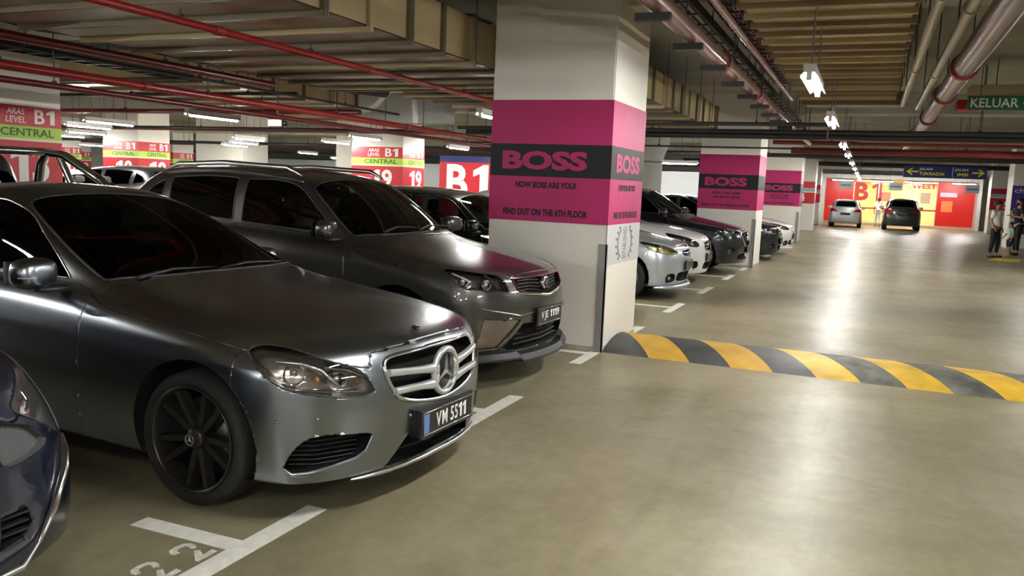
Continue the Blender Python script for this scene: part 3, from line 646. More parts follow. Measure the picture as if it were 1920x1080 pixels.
class Car:
    def __init__(s, rows, res):
        S = sheet(rows, res); nv, nu = S.shape[:2]
        me = bpy.data.meshes.new('skin')
        idx = np.arange(nv*nu).reshape(nv, nu)
        F = np.stack([idx[:-1, :-1], idx[:-1, 1:], idx[1:, 1:], idx[1:, :-1]], -1).reshape(-1, 4)
        me.from_pydata(S.reshape(-1, 3).tolist(), [], F.tolist())
        s.bm = bmesh.new(); s.bm.from_mesh(me); bpy.data.meshes.remove(me)
        bmesh.ops.remove_doubles(s.bm, verts=s.bm.verts, dist=1e-5)
        bmesh.ops.recalc_face_normals(s.bm, faces=s.bm.faces); s.bm.normal_update()
        # outward test: the face highest up must look up
        f = max(s.bm.faces, key=lambda f: f.calc_center_median().z)
        if f.normal.z < 0: bmesh.ops.reverse_faces(s.bm, faces=s.bm.faces[:])
        s.lay = s.bm.faces.layers.int.new('reg'); s.names = ['body']
    def cut(s, name, pr, poly, nmin=.12, box=None, over=('body',)):
        """cut the outline into the skin along a viewing direction; the faces within become region <name>"""
        e1, e2, ed = axes(pr); rid = len(s.names); s.names.append(name); ok = {s.names.index(k) for k in over}
        xs = [p[0] for p in poly]; ys = [p[1] for p in poly]; x0, x1, y0, y1 = min(xs)-1e-3, max(xs)+1e-3, min(ys)-1e-3, max(ys)+1e-3
        def bbox(f):
            us = [v.co.dot(e1) for v in f.verts]; vs = [v.co.dot(e2) for v in f.verts]; return min(us), max(us), min(vs), max(vs)
        lay = s.lay; cand = []
        for f in s.bm.faces:
            if f[lay] not in ok: continue
            if box:
                c = f.verts[0].co
                if not (box[0] <= c.x <= box[1] and box[2] <= c.y <= box[3] and box[4] <= c.z <= box[5]): continue
            if f.normal.dot(ed) < nmin: continue
            b = bbox(f)
            if b[1] < x0-.08 or b[0] > x1+.08 or b[3] < y0-.08 or b[2] > y1+.08: continue
            cand.append(f)
        # cut a small copy, then put its pieces back
        tb = bmesh.new(); tl = tb.faces.layers.int.new('reg'); fw = {}; bk = {}; bb = {}
        for f in cand:
            L = []
            for v in f.verts:
                if v not in fw: q = tb.verts.new(v.co); fw[v] = q; bk[q] = v
                L.append(fw[v])
            g = tb.faces.new(L); g[tl] = f[lay]; bb[g] = bbox(g)
        m = len(poly)
        for i in range(m):
            a, b = poly[i], poly[(i+1) % m]; dx, dy = b[0]-a[0], b[1]-a[1]
            if dx*dx+dy*dy < 1e-10: continue
            ax, bx, ay, by = min(a[0], b[0])-1e-4, max(a[0], b[0])+1e-4, min(a[1], b[1])-1e-4, max(a[1], b[1])+1e-4
            sel = [f for f, q in bb.items() if not (q[1] < ax or q[0] > bx or q[3] < ay or q[2] > by)]
            if not sel: continue
            es = {e for f in sel for e in f.edges}; vs = {v for f in sel for v in f.verts}
            r = bmesh.ops.bisect_plane(tb, geom=sel+list(es)+list(vs), dist=1e-5, plane_co=e1*a[0]+e2*a[1], plane_no=(e1*dy-e2*dx).normalized())
            for f in sel: bb.pop(f, None)
            for g in r['geom']:
                if isinstance(g, bmesh.types.BMFace) and g.is_valid: bb[g] = bbox(g)
        for f in cand: s.bm.faces.remove(f)
        for g in tb.faces:
            c = g.calc_center_median(); L = []
            for q in g.verts:
                if q not in bk: bk[q] = s.bm.verts.new(q.co)
                L.append(bk[q])
            try: f = s.bm.faces.new(L)
            except ValueError: continue
            f[lay] = rid if inside(poly, c.dot(e1), c.dot(e2)) else g[tl]; f.normal_update()
        tb.free()
    def take(s, *names):
        ids = {s.names.index(n) for n in names}; return [f for f in s.bm.faces if f[s.lay] in ids]
    def sub(s, *names, side=0):
        """the faces of some regions as a new bmesh; side 0 = both halves in one, +1 / -1 = one half"""
        nb = bmesh.new(); vm = {}
        for f in s.take(*names):
            L = []
            for v in f.verts:
                if v not in vm: vm[v] = nb.verts.new(v.co)
                L.append(vm[v])
            try: nb.faces.new(L).smooth = True
            except ValueError: pass
        if side <= 0:
            g = bmesh.ops.duplicate(nb, geom=nb.verts[:]+nb.edges[:]+nb.faces[:])['geom'] if side == 0 else nb.verts[:]+nb.faces[:]
            for v in [x for x in g if isinstance(x, bmesh.types.BMVert)]: v.co.y = -v.co.y
            bmesh.ops.reverse_faces(nb, faces=[x for x in g if isinstance(x, bmesh.types.BMFace)])
        if side == 0: bmesh.ops.remove_doubles(nb, verts=[v for v in nb.verts if abs(v.co.y) < 1e-4], dist=3e-4)
        nb.normal_update(); return nb
def groove(nb, gap=.0035, depth=.007):
    """panel edge: a narrow border that dips, so that neighbours meet in a shut line"""
    try:
        bmesh.ops.inset_region(nb, faces=nb.faces[:], use_boundary=True, use_even_offset=False, thickness=gap, depth=0)
        nb.normal_update(); mv = [(v, v.normal.copy()) for v in nb.verts if v.is_boundary]
        for v, n in mv: v.co -= n*depth
    except Exception: pass
    for f in nb.faces: f.smooth = True
    return nb
def bm_obj(name, nb, m, parent):
    me = bpy.data.meshes.new(name); nb.to_mesh(me); nb.free(); return link(name, me, m, parent)
def recess(nb, off, shrink=0, back=True, keep_y0=True):
    """turn a patch into a pocket: walls from its rim and a back face moved by off"""
    b = bmesh.new(); off = Vector(off); vm = {}; c = Vector((0, 0, 0))
    for v in nb.verts: c += v.co
    c /= max(1, len(nb.verts))
    def vv(v, d):
        k = (v.index, d)
        if k not in vm: vm[k] = b.verts.new(v.co if not d else v.co + off + (c-v.co)*shrink)
        return vm[k]
    nb.verts.index_update()
    if back:
        for f in nb.faces: b.faces.new([vv(v, 1) for v in f.verts]).smooth = True
    for e in nb.edges:
        if e.is_boundary:
            a, d = e.verts; l = e.link_loops[0]
            if l.vert != a: a, d = d, a
            try: b.faces.new([vv(a, 0), vv(d, 0), vv(d, 1), vv(a, 1)])
            except ValueError: pass
    nb.free(); b.normal_update(); return b
def rim_loops(nb):
    """ordered boundary loops of a patch"""
    nx = {}
    for e in nb.edges:
        if e.is_boundary:
            l = e.link_loops[0]; nx[l.vert] = l.link_loop_next.vert
    loops = []; seen = set()
    for st in list(nx):
        if st in seen: continue
        L = [st]; seen.add(st); v = nx[st]
        while v in nx and v not in seen: L.append(v); seen.add(v); v = nx[v]
        if len(L) > 6: loops.append([x.co.copy() for x in L])
    return loops
def thin_loop(L, step):
    out = [L[0]]
    for p in L[1:]:
        if (p-out[-1]).length > step: out.append(p)
    return out
def rim_tube(nb, name, r, m, parent, step=.012, off=(0, 0, 0)):
    mb = MB()
    for L in rim_loops(nb): mb.tube([p+Vector(off) for p in thin_loop(L, step)], r, 6, closed=True)
    return mb.build(name, m, parent) if mb.v else None
CH = mat('chrome', (.78, .78, .78), .12, 1.0); DKCH = mat('satin_silver', (.62, .62, .62), .28, 1.0); TYRE = mat('tyre_rubber', (.012, .012, .012), .75, bump=(60, .3))
BLK = mat('black_plastic', (.015, .015, .016), .45); MESHB = mat('grille_mesh_black', (.006, .006, .006), .85, 0, .15); ALLOY_DK = mat('dark_alloy', (.055, .05, .048), .32, .7); ALLOY = mat('silver_alloy', (.5, .5, .5), .3, .9); DISC = mat('brake_steel', (.18, .18, .18), .4, .9)
TINT = glass('dark_tinted_glass', (.03, .032, .034), .3); TINT2 = glass('tinted_glass', (.16, .18, .18), .7); CLEAR = glass('headlamp_glass', (.93, .93, .93)); HOUSE = mat('lamp_housing', (.10, .095, .09), .3, .6); REFL = mat('lamp_reflector', (.8, .8, .8), .12, 1.0)
AMBER = mat('amber_lens', (.75, .28, .02), .3); REDL = mat('red_lens', (.35, .005, .01), .2, coat=1); SEAT = mat('dark_seat', (.03, .03, .03), .7); DASH = mat('dash_plastic', (.025, .025, .025), .6); PLATE = mat('plate_black', (.012, .012, .013), .35); PLW = mat('plate_white', (.85, .85, .85), .4)
def wheel(parent, x, y, r, wdt, side, alloy, kind='ten', rim_r=None):
    """side -1: outer face looks to -y.  tyre with rim, spokes, hub cap and disc below it"""
    rr = rim_r or r*.70; h = wdt/2; s = side
    prof = [(rr*.97, -h*.86), (rr+.012, -h*.95), (r*.92, -h), (r*.985, -h*.8), (r, -h*.5), (r, h*.5), (r*.985, h*.8), (r*.92, h), (rr+.012, h*.95), (rr*.97, h*.86)]
    t = MB().lathe(prof, 'y', (x, y, r), 44).build('wheel', TYRE, parent)
    MB().lathe([(rr*.99, s*h*.9), (rr, s*h*.98), (rr*.965, s*h*.985), (rr*.94, s*h*.9), (rr*.9, s*h*.2), (rr*.88, -s*h*.8)], 'y', (x, y, r), 44).build('rim', alloy, t)
    MB().lathe([(0, -s*.01), (rr*.72, -s*.01), (rr*.72, -s*.03)], 'y', (x, y, r), 28).build('brake_disc', DISC, t)
    yo = y+s*h*.80; yi = y+s*h*.62
    def spoke(a, w0, w1, bend=0):
        m = MB(); d = Vector((math.cos(a), 0, math.sin(a))); n = Vector((-math.sin(a), 0, math.cos(a))); c = Vector((x, 0, r))
        prs = [(.10*rr, w0*.9, .03), (.28*rr, w0, .022), (.62*rr, (w0+w1)/2, .01), (.96*rr, w1, 0)]
        V = []
        for q, w, dy in prs:
            cc = c + d*q + n*(bend*(q/rr)**1.0)
            for sg in (-1, 1): V.append((cc+n*sg*w) + Vector((0, yo-s*dy+s*.012*(1 if False else 0), 0)))
            for sg in (1, -1): V.append((cc+n*sg*w*1.3) + Vector((0, yi-s*dy-s*.03, 0)))
        F = []
        for k in range(3):
            for j in range(4): F.append((4*k+j, 4*k+(j+1) % 4, 4*k+4+(j+1) % 4, 4*k+4+j))
        m.add(V, F); m.build('spoke', alloy, t)
    if kind == 'ten':
        for k in range(5):
            a = math.pi/2+.08+k*2*math.pi/5
            for sg in (-1, 1): spoke(a+sg*.07, .017, .013, sg*.085)
    elif kind == 'five':
        for k in range(5): spoke(math.pi/2+k*2*math.pi/5, .035, .03)
    else:
        for k in range(8): spoke(math.pi/2+k*2*math.pi/8, .02, .018)
    hc = MB().lathe([(rr*.20, s*h*.55), (rr*.2, s*h*.72), (rr*.17, s*h*.80), (0, s*h*.82)], 'y', (x, y, r), 20).build('hub_cap', ALLOY_DK if alloy is ALLOY_DK else alloy, t)
    return t
def star(parent, name, c, R, m, ax='x', d=.012, ring=.006, tilt=0):
    """three-pointed star in a ring, facing +x or -y"""
    mb = MB(); c = Vector(c)
    def P(u, v, w): return c + (Vector((w, u, v)) if ax == 'x' else Vector((u, -w, v)))
    V = [P(0, 0, d)]; F = []
    for k in range(6):
        a = math.pi/2+k*math.pi/3; q = R*.97 if k % 2 == 0 else R*.17
        V.append(P(q*math.cos(a), q*math.sin(a), 0 if k % 2 == 0 else 0))
    for k in range(6): F.append((0, 1+k, 1+(k+1) % 6))
    mb.add(V, F); mb.tube([P(R*math.cos(a), R*math.sin(a), 0) for a in np.linspace(0, 2*math.pi, 37)[:-1]], ring, 6, closed=True)
    return mb.build(name, m, parent)
def plate(parent, txt, x, z, w=.50, h=.115, face=1, tilt=0, strip=False, lw=.62, y=0):
    """number plate facing +x (face 1) or -x"""
    b = MB().box(-.012, 0, -w/2-.015, w/2+.015, -h/2-.015, h/2+.015).build('number_plate', BLK, parent); b.location = (x, y, z); b.rotation_euler = (0, tilt, 0 if face > 0 else math.pi)
    MB().box(0, .004, -w/2, w/2, -h/2, h/2).build('plate_face', PLATE, b)
    MB().tube([(.004, -w/2, -h/2), (.004, w/2, -h/2), (.004, w/2, h/2), (.004, -w/2, h/2)], .003, 5, closed=True).build('plate_edge', CH, b)
    if txt: text('plate_lettering', txt, PLW, b, (.004, .05*w if strip else 0, 0), (0, 1, 0), (0, 0, 1), h=h*.66, w=w*lw, bold=.008, spacing=1.7)
    if strip: MB().box(.004, .006, -w/2+.006, -w/2+.05, -h/2+.008, h/2-.008).build('plate_strip', mat('plate_blue', (.12, .2, .55), .4), b)
    return b
def mirror(parent, side, x, y, z, m, sc=1.0, black=True, sig=True):
    """door mirror: shell on a stalk; side +1 / -1"""
    b = MB().blob((0, 0, 0), (.075*sc, .125*sc, .08*sc), 2.9, 18, 12, Matrix.Rotation(-side*.25, 3, 'Z'))
    o = b.build('side_mirror', m, parent); o.location = (x, side*y, z)
    MB().blob((.0, -side*.10*sc, -.085*sc), (.05*sc, .10*sc, .018*sc), 2.5, 12, 8).build('mirror_base', BLK, o)
    MB().box(-.085*sc, -.066*sc, -.1*sc, .1*sc, -.06*sc, .06*sc).build('mirror_glass', CH, o)
    if sig: MB().blob((.05*sc, side*.05*sc, -.012*sc), (.035*sc, .075*sc, .006*sc), 2.5, 12, 6, Matrix.Rotation(-side*.25, 3, 'Z')).build('signal_strip', DKCH, o)
    return o
def seats(parent, x, y, z, m=SEAT):
    for sg in (-1, 1):
        s = MB().blob((x-.05, sg*y, z+.14), (.27, .25, .10), 3).build('seat', m, parent)
        MB().blob((x-.33, sg*y, z+.43), (.09, .24, .34), 3, rot=Matrix.Rotation(-.25, 3, 'Y')).build('seat_back', m, s)
        MB().blob((x-.43, sg*y, z+.85), (.05, .13, .09), 3).build('headrest', m, s)
MERC = [  # xf Lf pf xr Lr pr, half widths along the flank, heights (nose, nose corner, flank x3, tail corner, tail)
 (.66, .36, 2, -3.9, .4, 2.4, [.78]*5, [.20]*7),
 (.815, .42, 2, -3.98, .45, 2.4, [.885,.875,.88,.885,.865], [.165,.172,.20,.20,.20,.21,.22], 2),
 (.85, .47, 2, -4.02, .5, 2.4, [.905,.90,.905,.91,.89], [.25,.27,.30,.30,.30,.30,.32]),
 (.87, .50, 2, -4.04, .5, 2.4, [.92,.918,.92,.925,.91], [.40,.42,.45,.45,.45,.45,.48]),
 (.868, .50, 2, -4.04, .5, 2.4, [.925,.93,.932,.935,.92], [.54,.57,.60,.61,.62,.63,.64]),
 (.845, .50, 2, -4.03, .5, 2.4, [.918,.928,.93,.93,.915], [.66,.70,.74,.77,.79,.80,.80], 2),
 (.81, .50, 2, -4.01, .48, 2.4, [.895,.91,.912,.91,.89], [.755,.765,.84,.87,.89,.90,.90]),
 (.755, .50, 2, -3.97, .45, 2.4, [.85,.885,.89,.885,.84], [.815,.805,.90,.93,.955,.97,.975]),
 (.46, .46, 2, -3.84, .42, 2.4, [.80,.855,.865,.86,.80], [.880,.862,.94,.96,.975,.99,1.005]),
 (-.05, .42, 2, -3.60, .35, 2.4, [.76,.82,.835,.83,.75], [.955,.93,.965,.98,.99,1.0,1.03]),
 (-.72, .12, 2, -3.28, .16, 2.2, [.735,.775,.785,.77,.69], [1.0,.99,.99,1.0,1.01,1.03,1.06]),
 (-1.18, .12, 2, -2.97, .14, 2.2, [.69,.73,.735,.72,.63], [1.235,1.215,1.225,1.23,1.22,1.21,1.22]),
 (-1.66, .11, 2, -2.58, .12, 2.2, [.61,.645,.65,.635,.56], [1.435,1.415,1.415,1.41,1.40,1.385,1.40]),
 (-1.85, .14, 2, -2.45, .12, 2.2, [.51,.53,.54,.53,.46], [1.472,1.462,1.46,1.465,1.455,1.44,1.445]),
 (-2.0, .1, 2, -2.38, .08, 2.2, [.28]*5, [1.49,1.485,1.488,1.488,1.48,1.475,1.47]),
 (-2.06, .02, 2, -2.34, .02, 2.2, [0]*5, [1.495,1.494,1.494,1.493,1.49,1.485,1.48]),
]
def azp(pts, az):
    a = math.radians(az); return [(-p[0]*math.sin(a)+abs(p[1])*math.cos(a), p[2]) for p in pts]
def circle(cx, cz, r, n=40): return [(cx+r*math.cos(2*math.pi*k/n), cz+r*math.sin(2*math.pi*k/n)) for k in range(n)]
def bar(mb, secs, smooth=True):
    """loft of rectangular sections (x, y, z, height, depth) with softened edges, front looks to +x"""
    V = []; n = 8
    for x, y, z, h, d in secs:
        for u, v in ((0, -.5), (.35, -.42), (.5, -.2), (.5, .2), (.35, .42), (0, .5), (-.5, .45), (-.5, -.45)): V.append((x+u*d, y, z+v*h))
    F = [(k*n+j, k*n+(j+1) % n, (k+1)*n+(j+1) % n, (k+1)*n+j) for k in range(len(secs)-1) for j in range(n)]
    F += [tuple(range(n)), tuple(range((len(secs)-1)*n, len(secs)*n))]
    return mb.add(V, F, False)
def arches(c, t, wb, r, R, z0=None, m=None):
    """cut both wheel openings, line them"""
    for nm, x in (('arch_f', 0), ('arch_r', -wb)): c.cut(nm, 'S', circle(x, z0 or r, R), .15, (x-1, x+1, .3, 2, -.2, 1.2))
def arch_liners(c, t, m=None, lip=None):
    for nm in ('arch_f', 'arch_r'):
        for sd in (-1, 1):
            nb = c.sub(nm, side=sd)
            if lip: rim_tube(nb, 'arch_lip', lip[0], lip[1], t, .03)
            b = recess(nb, (0, -sd*.33, 0)); bm_obj('wheel_well', b, m or BLK, t)
def pair(c, nm, part, m, t, gap=None, off=None):
    out = []
    for sd in (-1, 1):
        nb = c.sub(nm, side=sd)
        if not nb.faces: nb.free(); continue
        if gap is not None: groove(nb, *gap)
        out.append(bm_obj(part, nb, m, t))
    return out
def whole(c, nms, part, m, t, gap=None):
    nb = c.sub(*(nms if isinstance(nms, tuple) else (nms,)))
    if gap is not None: groove(nb, *gap)
    return bm_obj(part, nb, m, t)
GAP = (.0035, .008)

LOUV = mat('silver_louvre', (.58, .60, .62), .3, .6)
def build_merc():
    t = thing('sedan', 'satin gunmetal sedan with black five-spoke wheels and plate VM 5511', 'car', (-2.835, 3.925, 0), math.radians(-3))
    P = mat('satin_gunmetal', (.295, .325, .365), .27, 1.0, coat=.3, coat_rough=.1)
    c = Car(MERC, .016); WB = 2.874
    arches(c, t, WB, .33, .385, .335)
    hl = [(.388, .793, 1), (.348, .81), (.297, .815), (.227, .809), (.166, .798), (.112, .779), (.073, .766), (-.004, .741), (-.067, .723), (-.118, .695), (-.157, .65), (-.189, .599, 1), (-.161, .583), (-.116, .577), (-.021, .588), (.083, .604), (.174, .621), (.243, .642), (.288, .668), (.326, .697), (.355, .732), (.374, .763)]
    c.cut('lamp', 45, smooth_poly(hl, 2), .05, (.0, 1, .3, 1, .5, .9))
    gr = [(-.05, .748, 1), (.2, .747), (.36, .742), (.415, .725), (.435, .69), (.425, .64), (.40, .585), (.36, .54), (.27, .51), (.13, .487), (-.05, .474, 1)]
    c.cut('grille', 'F', smooth_poly(gr, 3), .05, (.5, 1, -.1, .6, .3, .9))
    it = [(.515, .844, .268), (.55, .831, .343), (.6, .796, .398), (.655, .738, .415), (.715, .63, .405), (.768, .524, .388), (.752, .548, .32), (.728, .593, .283), (.669, .695, .258), (.579, .796, .238), (.53, .832, .244)]
    c.cut('side_intake', 35, smooth_poly(azp(it, 35), 3), .05, (.3, 1, .4, 1, .15, .5))
    ci = [(-.05, .375, 1), (.25, .378, 1), (.32, .31), (.385, .225), (.41, .19, 1), (.3, .188), (-.05, .208, 1)]
    c.cut('low_intake', 'F', smooth_poly(ci, 3), .05, (.5, 1, -.1, .6, .1, .5))
    ws = [(-.665, -.05, 1), (-.69, .35), (-.735, .55), (-.80, .715, 1), (-1.2, .662), (-1.52, .592), (-1.64, .54), (-1.685, .45), (-1.70, .25), (-1.705, -.05, 1)]
    c.cut('screen', 'T', smooth_poly(ws, 3), .1, (-1.8, -.4, -.1, .9, .9, 1.5))
    fg = [(-1.03, 1.005, 1), (-1.4, 1.012), (-1.84, 1.02, 1), (-1.85, 1.40, 1), (-1.72, 1.385), (-1.5, 1.31), (-1.25, 1.165)]
    c.cut('glass_f', 'S', smooth_poly(fg, 3), .2, (-2.2, -.9, .3, 1, .95, 1.5))
    rg = [(-1.91, 1.02, 1), (-2.8, 1.045, 1), (-2.72, 1.24), (-2.55, 1.355), (-2.3, 1.395), (-1.92, 1.405, 1)]
    c.cut('glass_r', 'S', smooth_poly(rg, 3), .2, (-3.2, -1.7, .3, 1, .95, 1.5))
    rw = [(-3.2, -.05, 1), (-3.18, .45), (-3.12, .6), (-2.75, .56), (-2.6, .5), (-2.56, .3), (-2.55, -.05, 1)]
    c.cut('rear_screen', 'T', smooth_poly(rw, 3), .1, (-3.4, -2.3, -.1, .9, .95, 1.5))
    hd = [(.762, -.05, 1), (.757, .2), (.733, .39), (.715, .468), (.741, .505, 1), (.69, .60), (.6, .70), (.45, .80), (.29, .852), (-.18, .866), (-.62, .866), (-.77, .82, 1), (-.72, .6), (-.66, .35), (-.64, -.05, 1)]
    c.cut('hood', 'T', smooth_poly(hd, 3), .02, (-.9, .9, -.1, .95, .65, 1.1))
    c.cut('bumper', 'S', [(.30, .83), (.255, .756), (.25, .5), (.25, .0), (1.2, 0), (1.2, .83)], -2, (.1, 1.2, -.1, 1, -.1, .85))
    c.cut('door_f', 'S', smooth_poly([(-.755, .93, 1), (-.76, .6), (-.785, .22, 1), (-1.86, .22, 1), (-1.87, .6), (-1.875, 1.0, 1), (-1.3, .995), (-.95, .98)], 2), .1, (-2, -.6, .5, 1, .1, 1.02))
    c.cut('door_r', 'S', smooth_poly([(-1.885, 1.0, 1), (-1.88, .6), (-1.87, .22, 1), (-2.45, .22, 1), (-2.5, .5), (-2.75, .72), (-2.9, 1.0, 1)], 2), .1, (-3.1, -1.8, .5, 1, .1, 1.02))
    c.cut('tail_lamp', 'R', smooth_poly([(.45, .70, 1), (.93, .70, 1), (.93, .92, 1), (.5, .88)], 2), -.3, (-4.2, -3.6, .3, 1, .6, 1))
    whole(c, ('body',), 'body', P, t); whole(c, 'hood', 'hood', P, t, GAP); whole(c, 'bumper', 'front_bumper', P, t, (.003, .006))
    pair(c, 'door_f', 'door', P, t, GAP); pair(c, 'door_r', 'door', P, t, GAP)
    whole(c, 'screen', 'windscreen', TINT, t); whole(c, 'rear_screen', 'rear_window', TINT, t)
    for nm in ('glass_f', 'glass_r'):
        for o in pair(c, nm, 'side_window', TINT, t): pass
        for sd in (-1, 1):
            nb = c.sub(nm, side=sd); rim_tube(nb, 'window_trim', .006, CH if nm == 'glass_f' else BLK, t, .02); nb.free()
    nb = c.sub('screen'); rim_tube(nb, 'windscreen_seal', .008, BLK, t, .03); nb.free()
    pair(c, 'tail_lamp', 'tail_lamp', REDL, t)
    arch_liners(c, t)
    # head lamps
    for sd in (-1, 1):
        nb = c.sub('lamp', side=sd); rim_tube(nb, 'lamp_seal', .004, BLK, t, .01)
        lens = bm_obj('headlamp', nb, CLEAR, t); lens['label'] = 'clear headlamp with silver brow strips'
        bm_obj('lamp_housing', recess(c.sub('lamp', side=sd), (-.10, -sd*.06, -.005), .10), mat('smoky_chrome_housing', (.62, .58, .55), .2, .9), lens)
        S = lambda x, y, z: (x, sd*y, z)
        for x, y, z, r in ((.48, .74, .685, .052), (.63, .62, .655, .042)):
            m = MB(); d = Vector((.80, sd*.6, 0)).normalized(); q = d.cross(Vector((0, 0, 1))); o = Vector(S(x, y, z)); pts = []
            for rr_, hh in ((.15, -.05), (.6, -.035), (.9, -.01), (1.0, .012), (1.08, .012)):
                for k in range(18):
                    a = 2*math.pi*k/18; pts.append(o+d*hh+(q*math.cos(a)+Vector((0, 0, 1))*math.sin(a))*r*rr_)
            m.add(pts, [(i*18+k, i*18+(k+1) % 18, (i+1)*18+(k+1) % 18, (i+1)*18+k) for i in range(4) for k in range(18)], True)
            m.build('reflector', REFL, lens); MB().blob(o-d*.01, (.02, .02, .02), 2, 10, 8).build('bulb', REFL, lens)
        MB().tube([S(.42, .80, .745), S(.52, .735, .735), S(.585, .675, .70), S(.625, .63, .64), S(.64, .60, .61)], [.004, .009, .011, .010, .006], 8).build('brow_strip', DKCH, lens)
        MB().tube([S(.60, .67, .715), S(.665, .59, .70), S(.715, .525, .665), S(.745, .475, .615)], [.004, .009, .010, .005], 8).build('brow_strip', DKCH, lens)
        MB().tube([S(.49, .80, .625), S(.62, .69, .607), S(.73, .52, .592)], .006, 6).build('lower_trim', REFL, lens)
        MB().blob(S(.575, .695, .66), (.010, .010, .015), 2, 10, 8).build('indicator_bulb', AMBER, lens)
    # grille
    nb = c.sub('grille'); rim_tube(nb, 'grille_frame', .011, CH, t, .012, (.004, 0, 0))
    g = bm_obj('grille', recess(nb, (-.075, 0, 0), .0), MESHB, t)
    for sd in (-1, 1):
        for zc, zo, yo, xo in ((.655, .672, .428, .785), (.572, .578, .40, .805)):
            bar(MB(), [(.855, sd*.075, .615+(zc-.615)*.55, .075, .035), (.857, sd*.12, zc-.006, .05, .035), (.848, sd*.2, zc, .038, .032), (.83, sd*.3, (zc+zo)/2, .036, .03), (xo+.012, sd*yo, zo, .036, .025)]).build('louvre', LOUV, g)
    MB().lathe([(.10, .0), (.128, .006), (.132, .022), (.118, .034), (.104, .03), (.10, .0)], 'x', (.842, 0, .618), 40).build('badge_ring', LOUV, g)
    MB().lathe([(0, .0), (.105, .0)], 'x', (.845, 0, .618), 40).build('badge_back', BLK, g)
    star(g, 'grille_star', (.866, 0, .618), .104, CH, 'x', .016, .007)
    hb = MB().lathe([(0, .004), (.022, .002), (.026, -.002)], 'z', (0, 0, 0), 20).build('hood_badge', CH, t); hb.location = (.675, 0, .832); hb.rotation_euler = (0, .22, 0)
    # bumper openings
    for nm, part in (('side_intake', 'side_intake'), ):
        for sd in (-1, 1):
            nb = c.sub(nm, side=sd); q = bm_obj(part, recess(nb, (-.09, -sd*.03, .0), .06), MESHB, t)
            MB().tube([(.515, sd*.846, .262), (.545, sd*.828, .236), (.60, sd*.785, .24), (.672, sd*.70, .258), (.73, sd*.598, .282), (.757, sd*.55, .315), (.775, sd*.525, .385)], [.006, .013, .017, .018, .016, .012, .006], 8).build('intake_ledge', P, q)
            m = MB()
            for k in range(6):
                z = .27+k*.022; m.tube([(.50, sd*.80, z), (.60, sd*.73, z), (.70, sd*.55, z)], .003, 5)
            m.build('intake_mesh', BLK, q)
    q = bm_obj('lower_intake', recess(c.sub('low_intake'), (-.08, 0, 0), .0), MESHB, t)
    for z in (.235, .27, .305, .34): MB().tube([(.72, -.33, z), (.775, 0, z), (.72, .33, z)], .004, 5).build('intake_slat', BLK, q)
    edge = {}
    for v in c.bm.verts:      # follow the lower edge of the bumper
        if v.co.x > .3 and .150 < v.co.z < .20:
            k = round(v.co.y/.04); edge[k] = max(edge.get(k, (0, 0)), (v.co.x, v.co.z))
    ks = [k for k in sorted(edge) if k*.04 <= .60]; pts = [(edge[k][0]+.002, k*.04, .175+.006*max(0, 1-k*.04/.42)) for k in ks]; pts = [(x, -y, z) for x, y, z in pts[:0:-1]] + pts
    MB().tube(pts, [.004+.008*min(1, (.62-abs(q[1]))*6) for q in pts], 8).build('front_lip', DKCH, t)
    for x, y, z in ((.497, .876, .486), (.643, .77, .496), (.845, .30, .439)):
        for sd in (-1, 1): MB().blob((x-.004, sd*(y-.004), z), (.009, .009, .009), 2, 12, 8).build('parking_sensor', P, t)
    b = MB().prism([(-.27, .46), (.27, .46), (.26, .33), (.22, .30), (-.22, .30), (-.26, .33)], lambda u, v: (.80, u, v), lambda u, v: (.875, u, v)).build('plate_holder', BLK, t)
    plate(t, 'VM 5511', .888, .385, .50, .115, strip=True, lw=.62)
    for sd in (-1, 1): mirror(t, sd, -.98 if sd < 0 else -1.22, 1.0 if sd < 0 else .90, 1.055 if sd < 0 else 1.0, P)
    for y0, y1 in ((-.60, -.02), (-.02, .56)):
        m = MB(); m.tube([(-.70, y0, 1.025), (-.76, (y0+y1)/2, 1.045), (-.73, y1, 1.038)], [.012, .010, .006], 6); m.build('wiper', BLK, t)
    MB().prism([(-.72, -.7), (-.62, -.35), (-.60, 0), (-.62, .35), (-.72, .7), (-.78, .7), (-.73, .35), (-.71, 0), (-.73, -.35), (-.78, -.7)], lambda u, v: (u, v, .965), lambda u, v: (u, v, .992)).build('cowl_panel', BLK, t)
    for sd in (-1, 1):
        for x in (-1.68, -2.75): MB().tube([(x-.09, sd*.925, .845), (x-.07, sd*.955, .85), (x+.07, sd*.955, .85), (x+.09, sd*.925, .845)], .012, 6).build('door_handle', P, t)
        wheel(t, 0, sd*.80, .33, .235, sd, ALLOY_DK, 'ten', .262); wheel(t, -WB, sd*.80, .33, .24, sd, ALLOY_DK, 'ten', .262)
        star(t, 'wheel_star', (0, sd*.917, .33), .026, DKCH, 'y', .004, .003) if sd < 0 else None
    seats(t, -1.75, .38, .42); MB().blob((-1.0, 0, .88), (.28, .7, .1), 3).build('dashboard', DASH, t)
    MB().tube([(-1.28+.06*math.sin(a)*.5, -.38+.18*math.cos(a), .92+.17*math.sin(a)) for a in np.linspace(0, 6.283, 25)[:-1]], .015, 6, closed=True).build('steering_wheel', DASH, t)
    c.bm.free(); return t
build_merc()
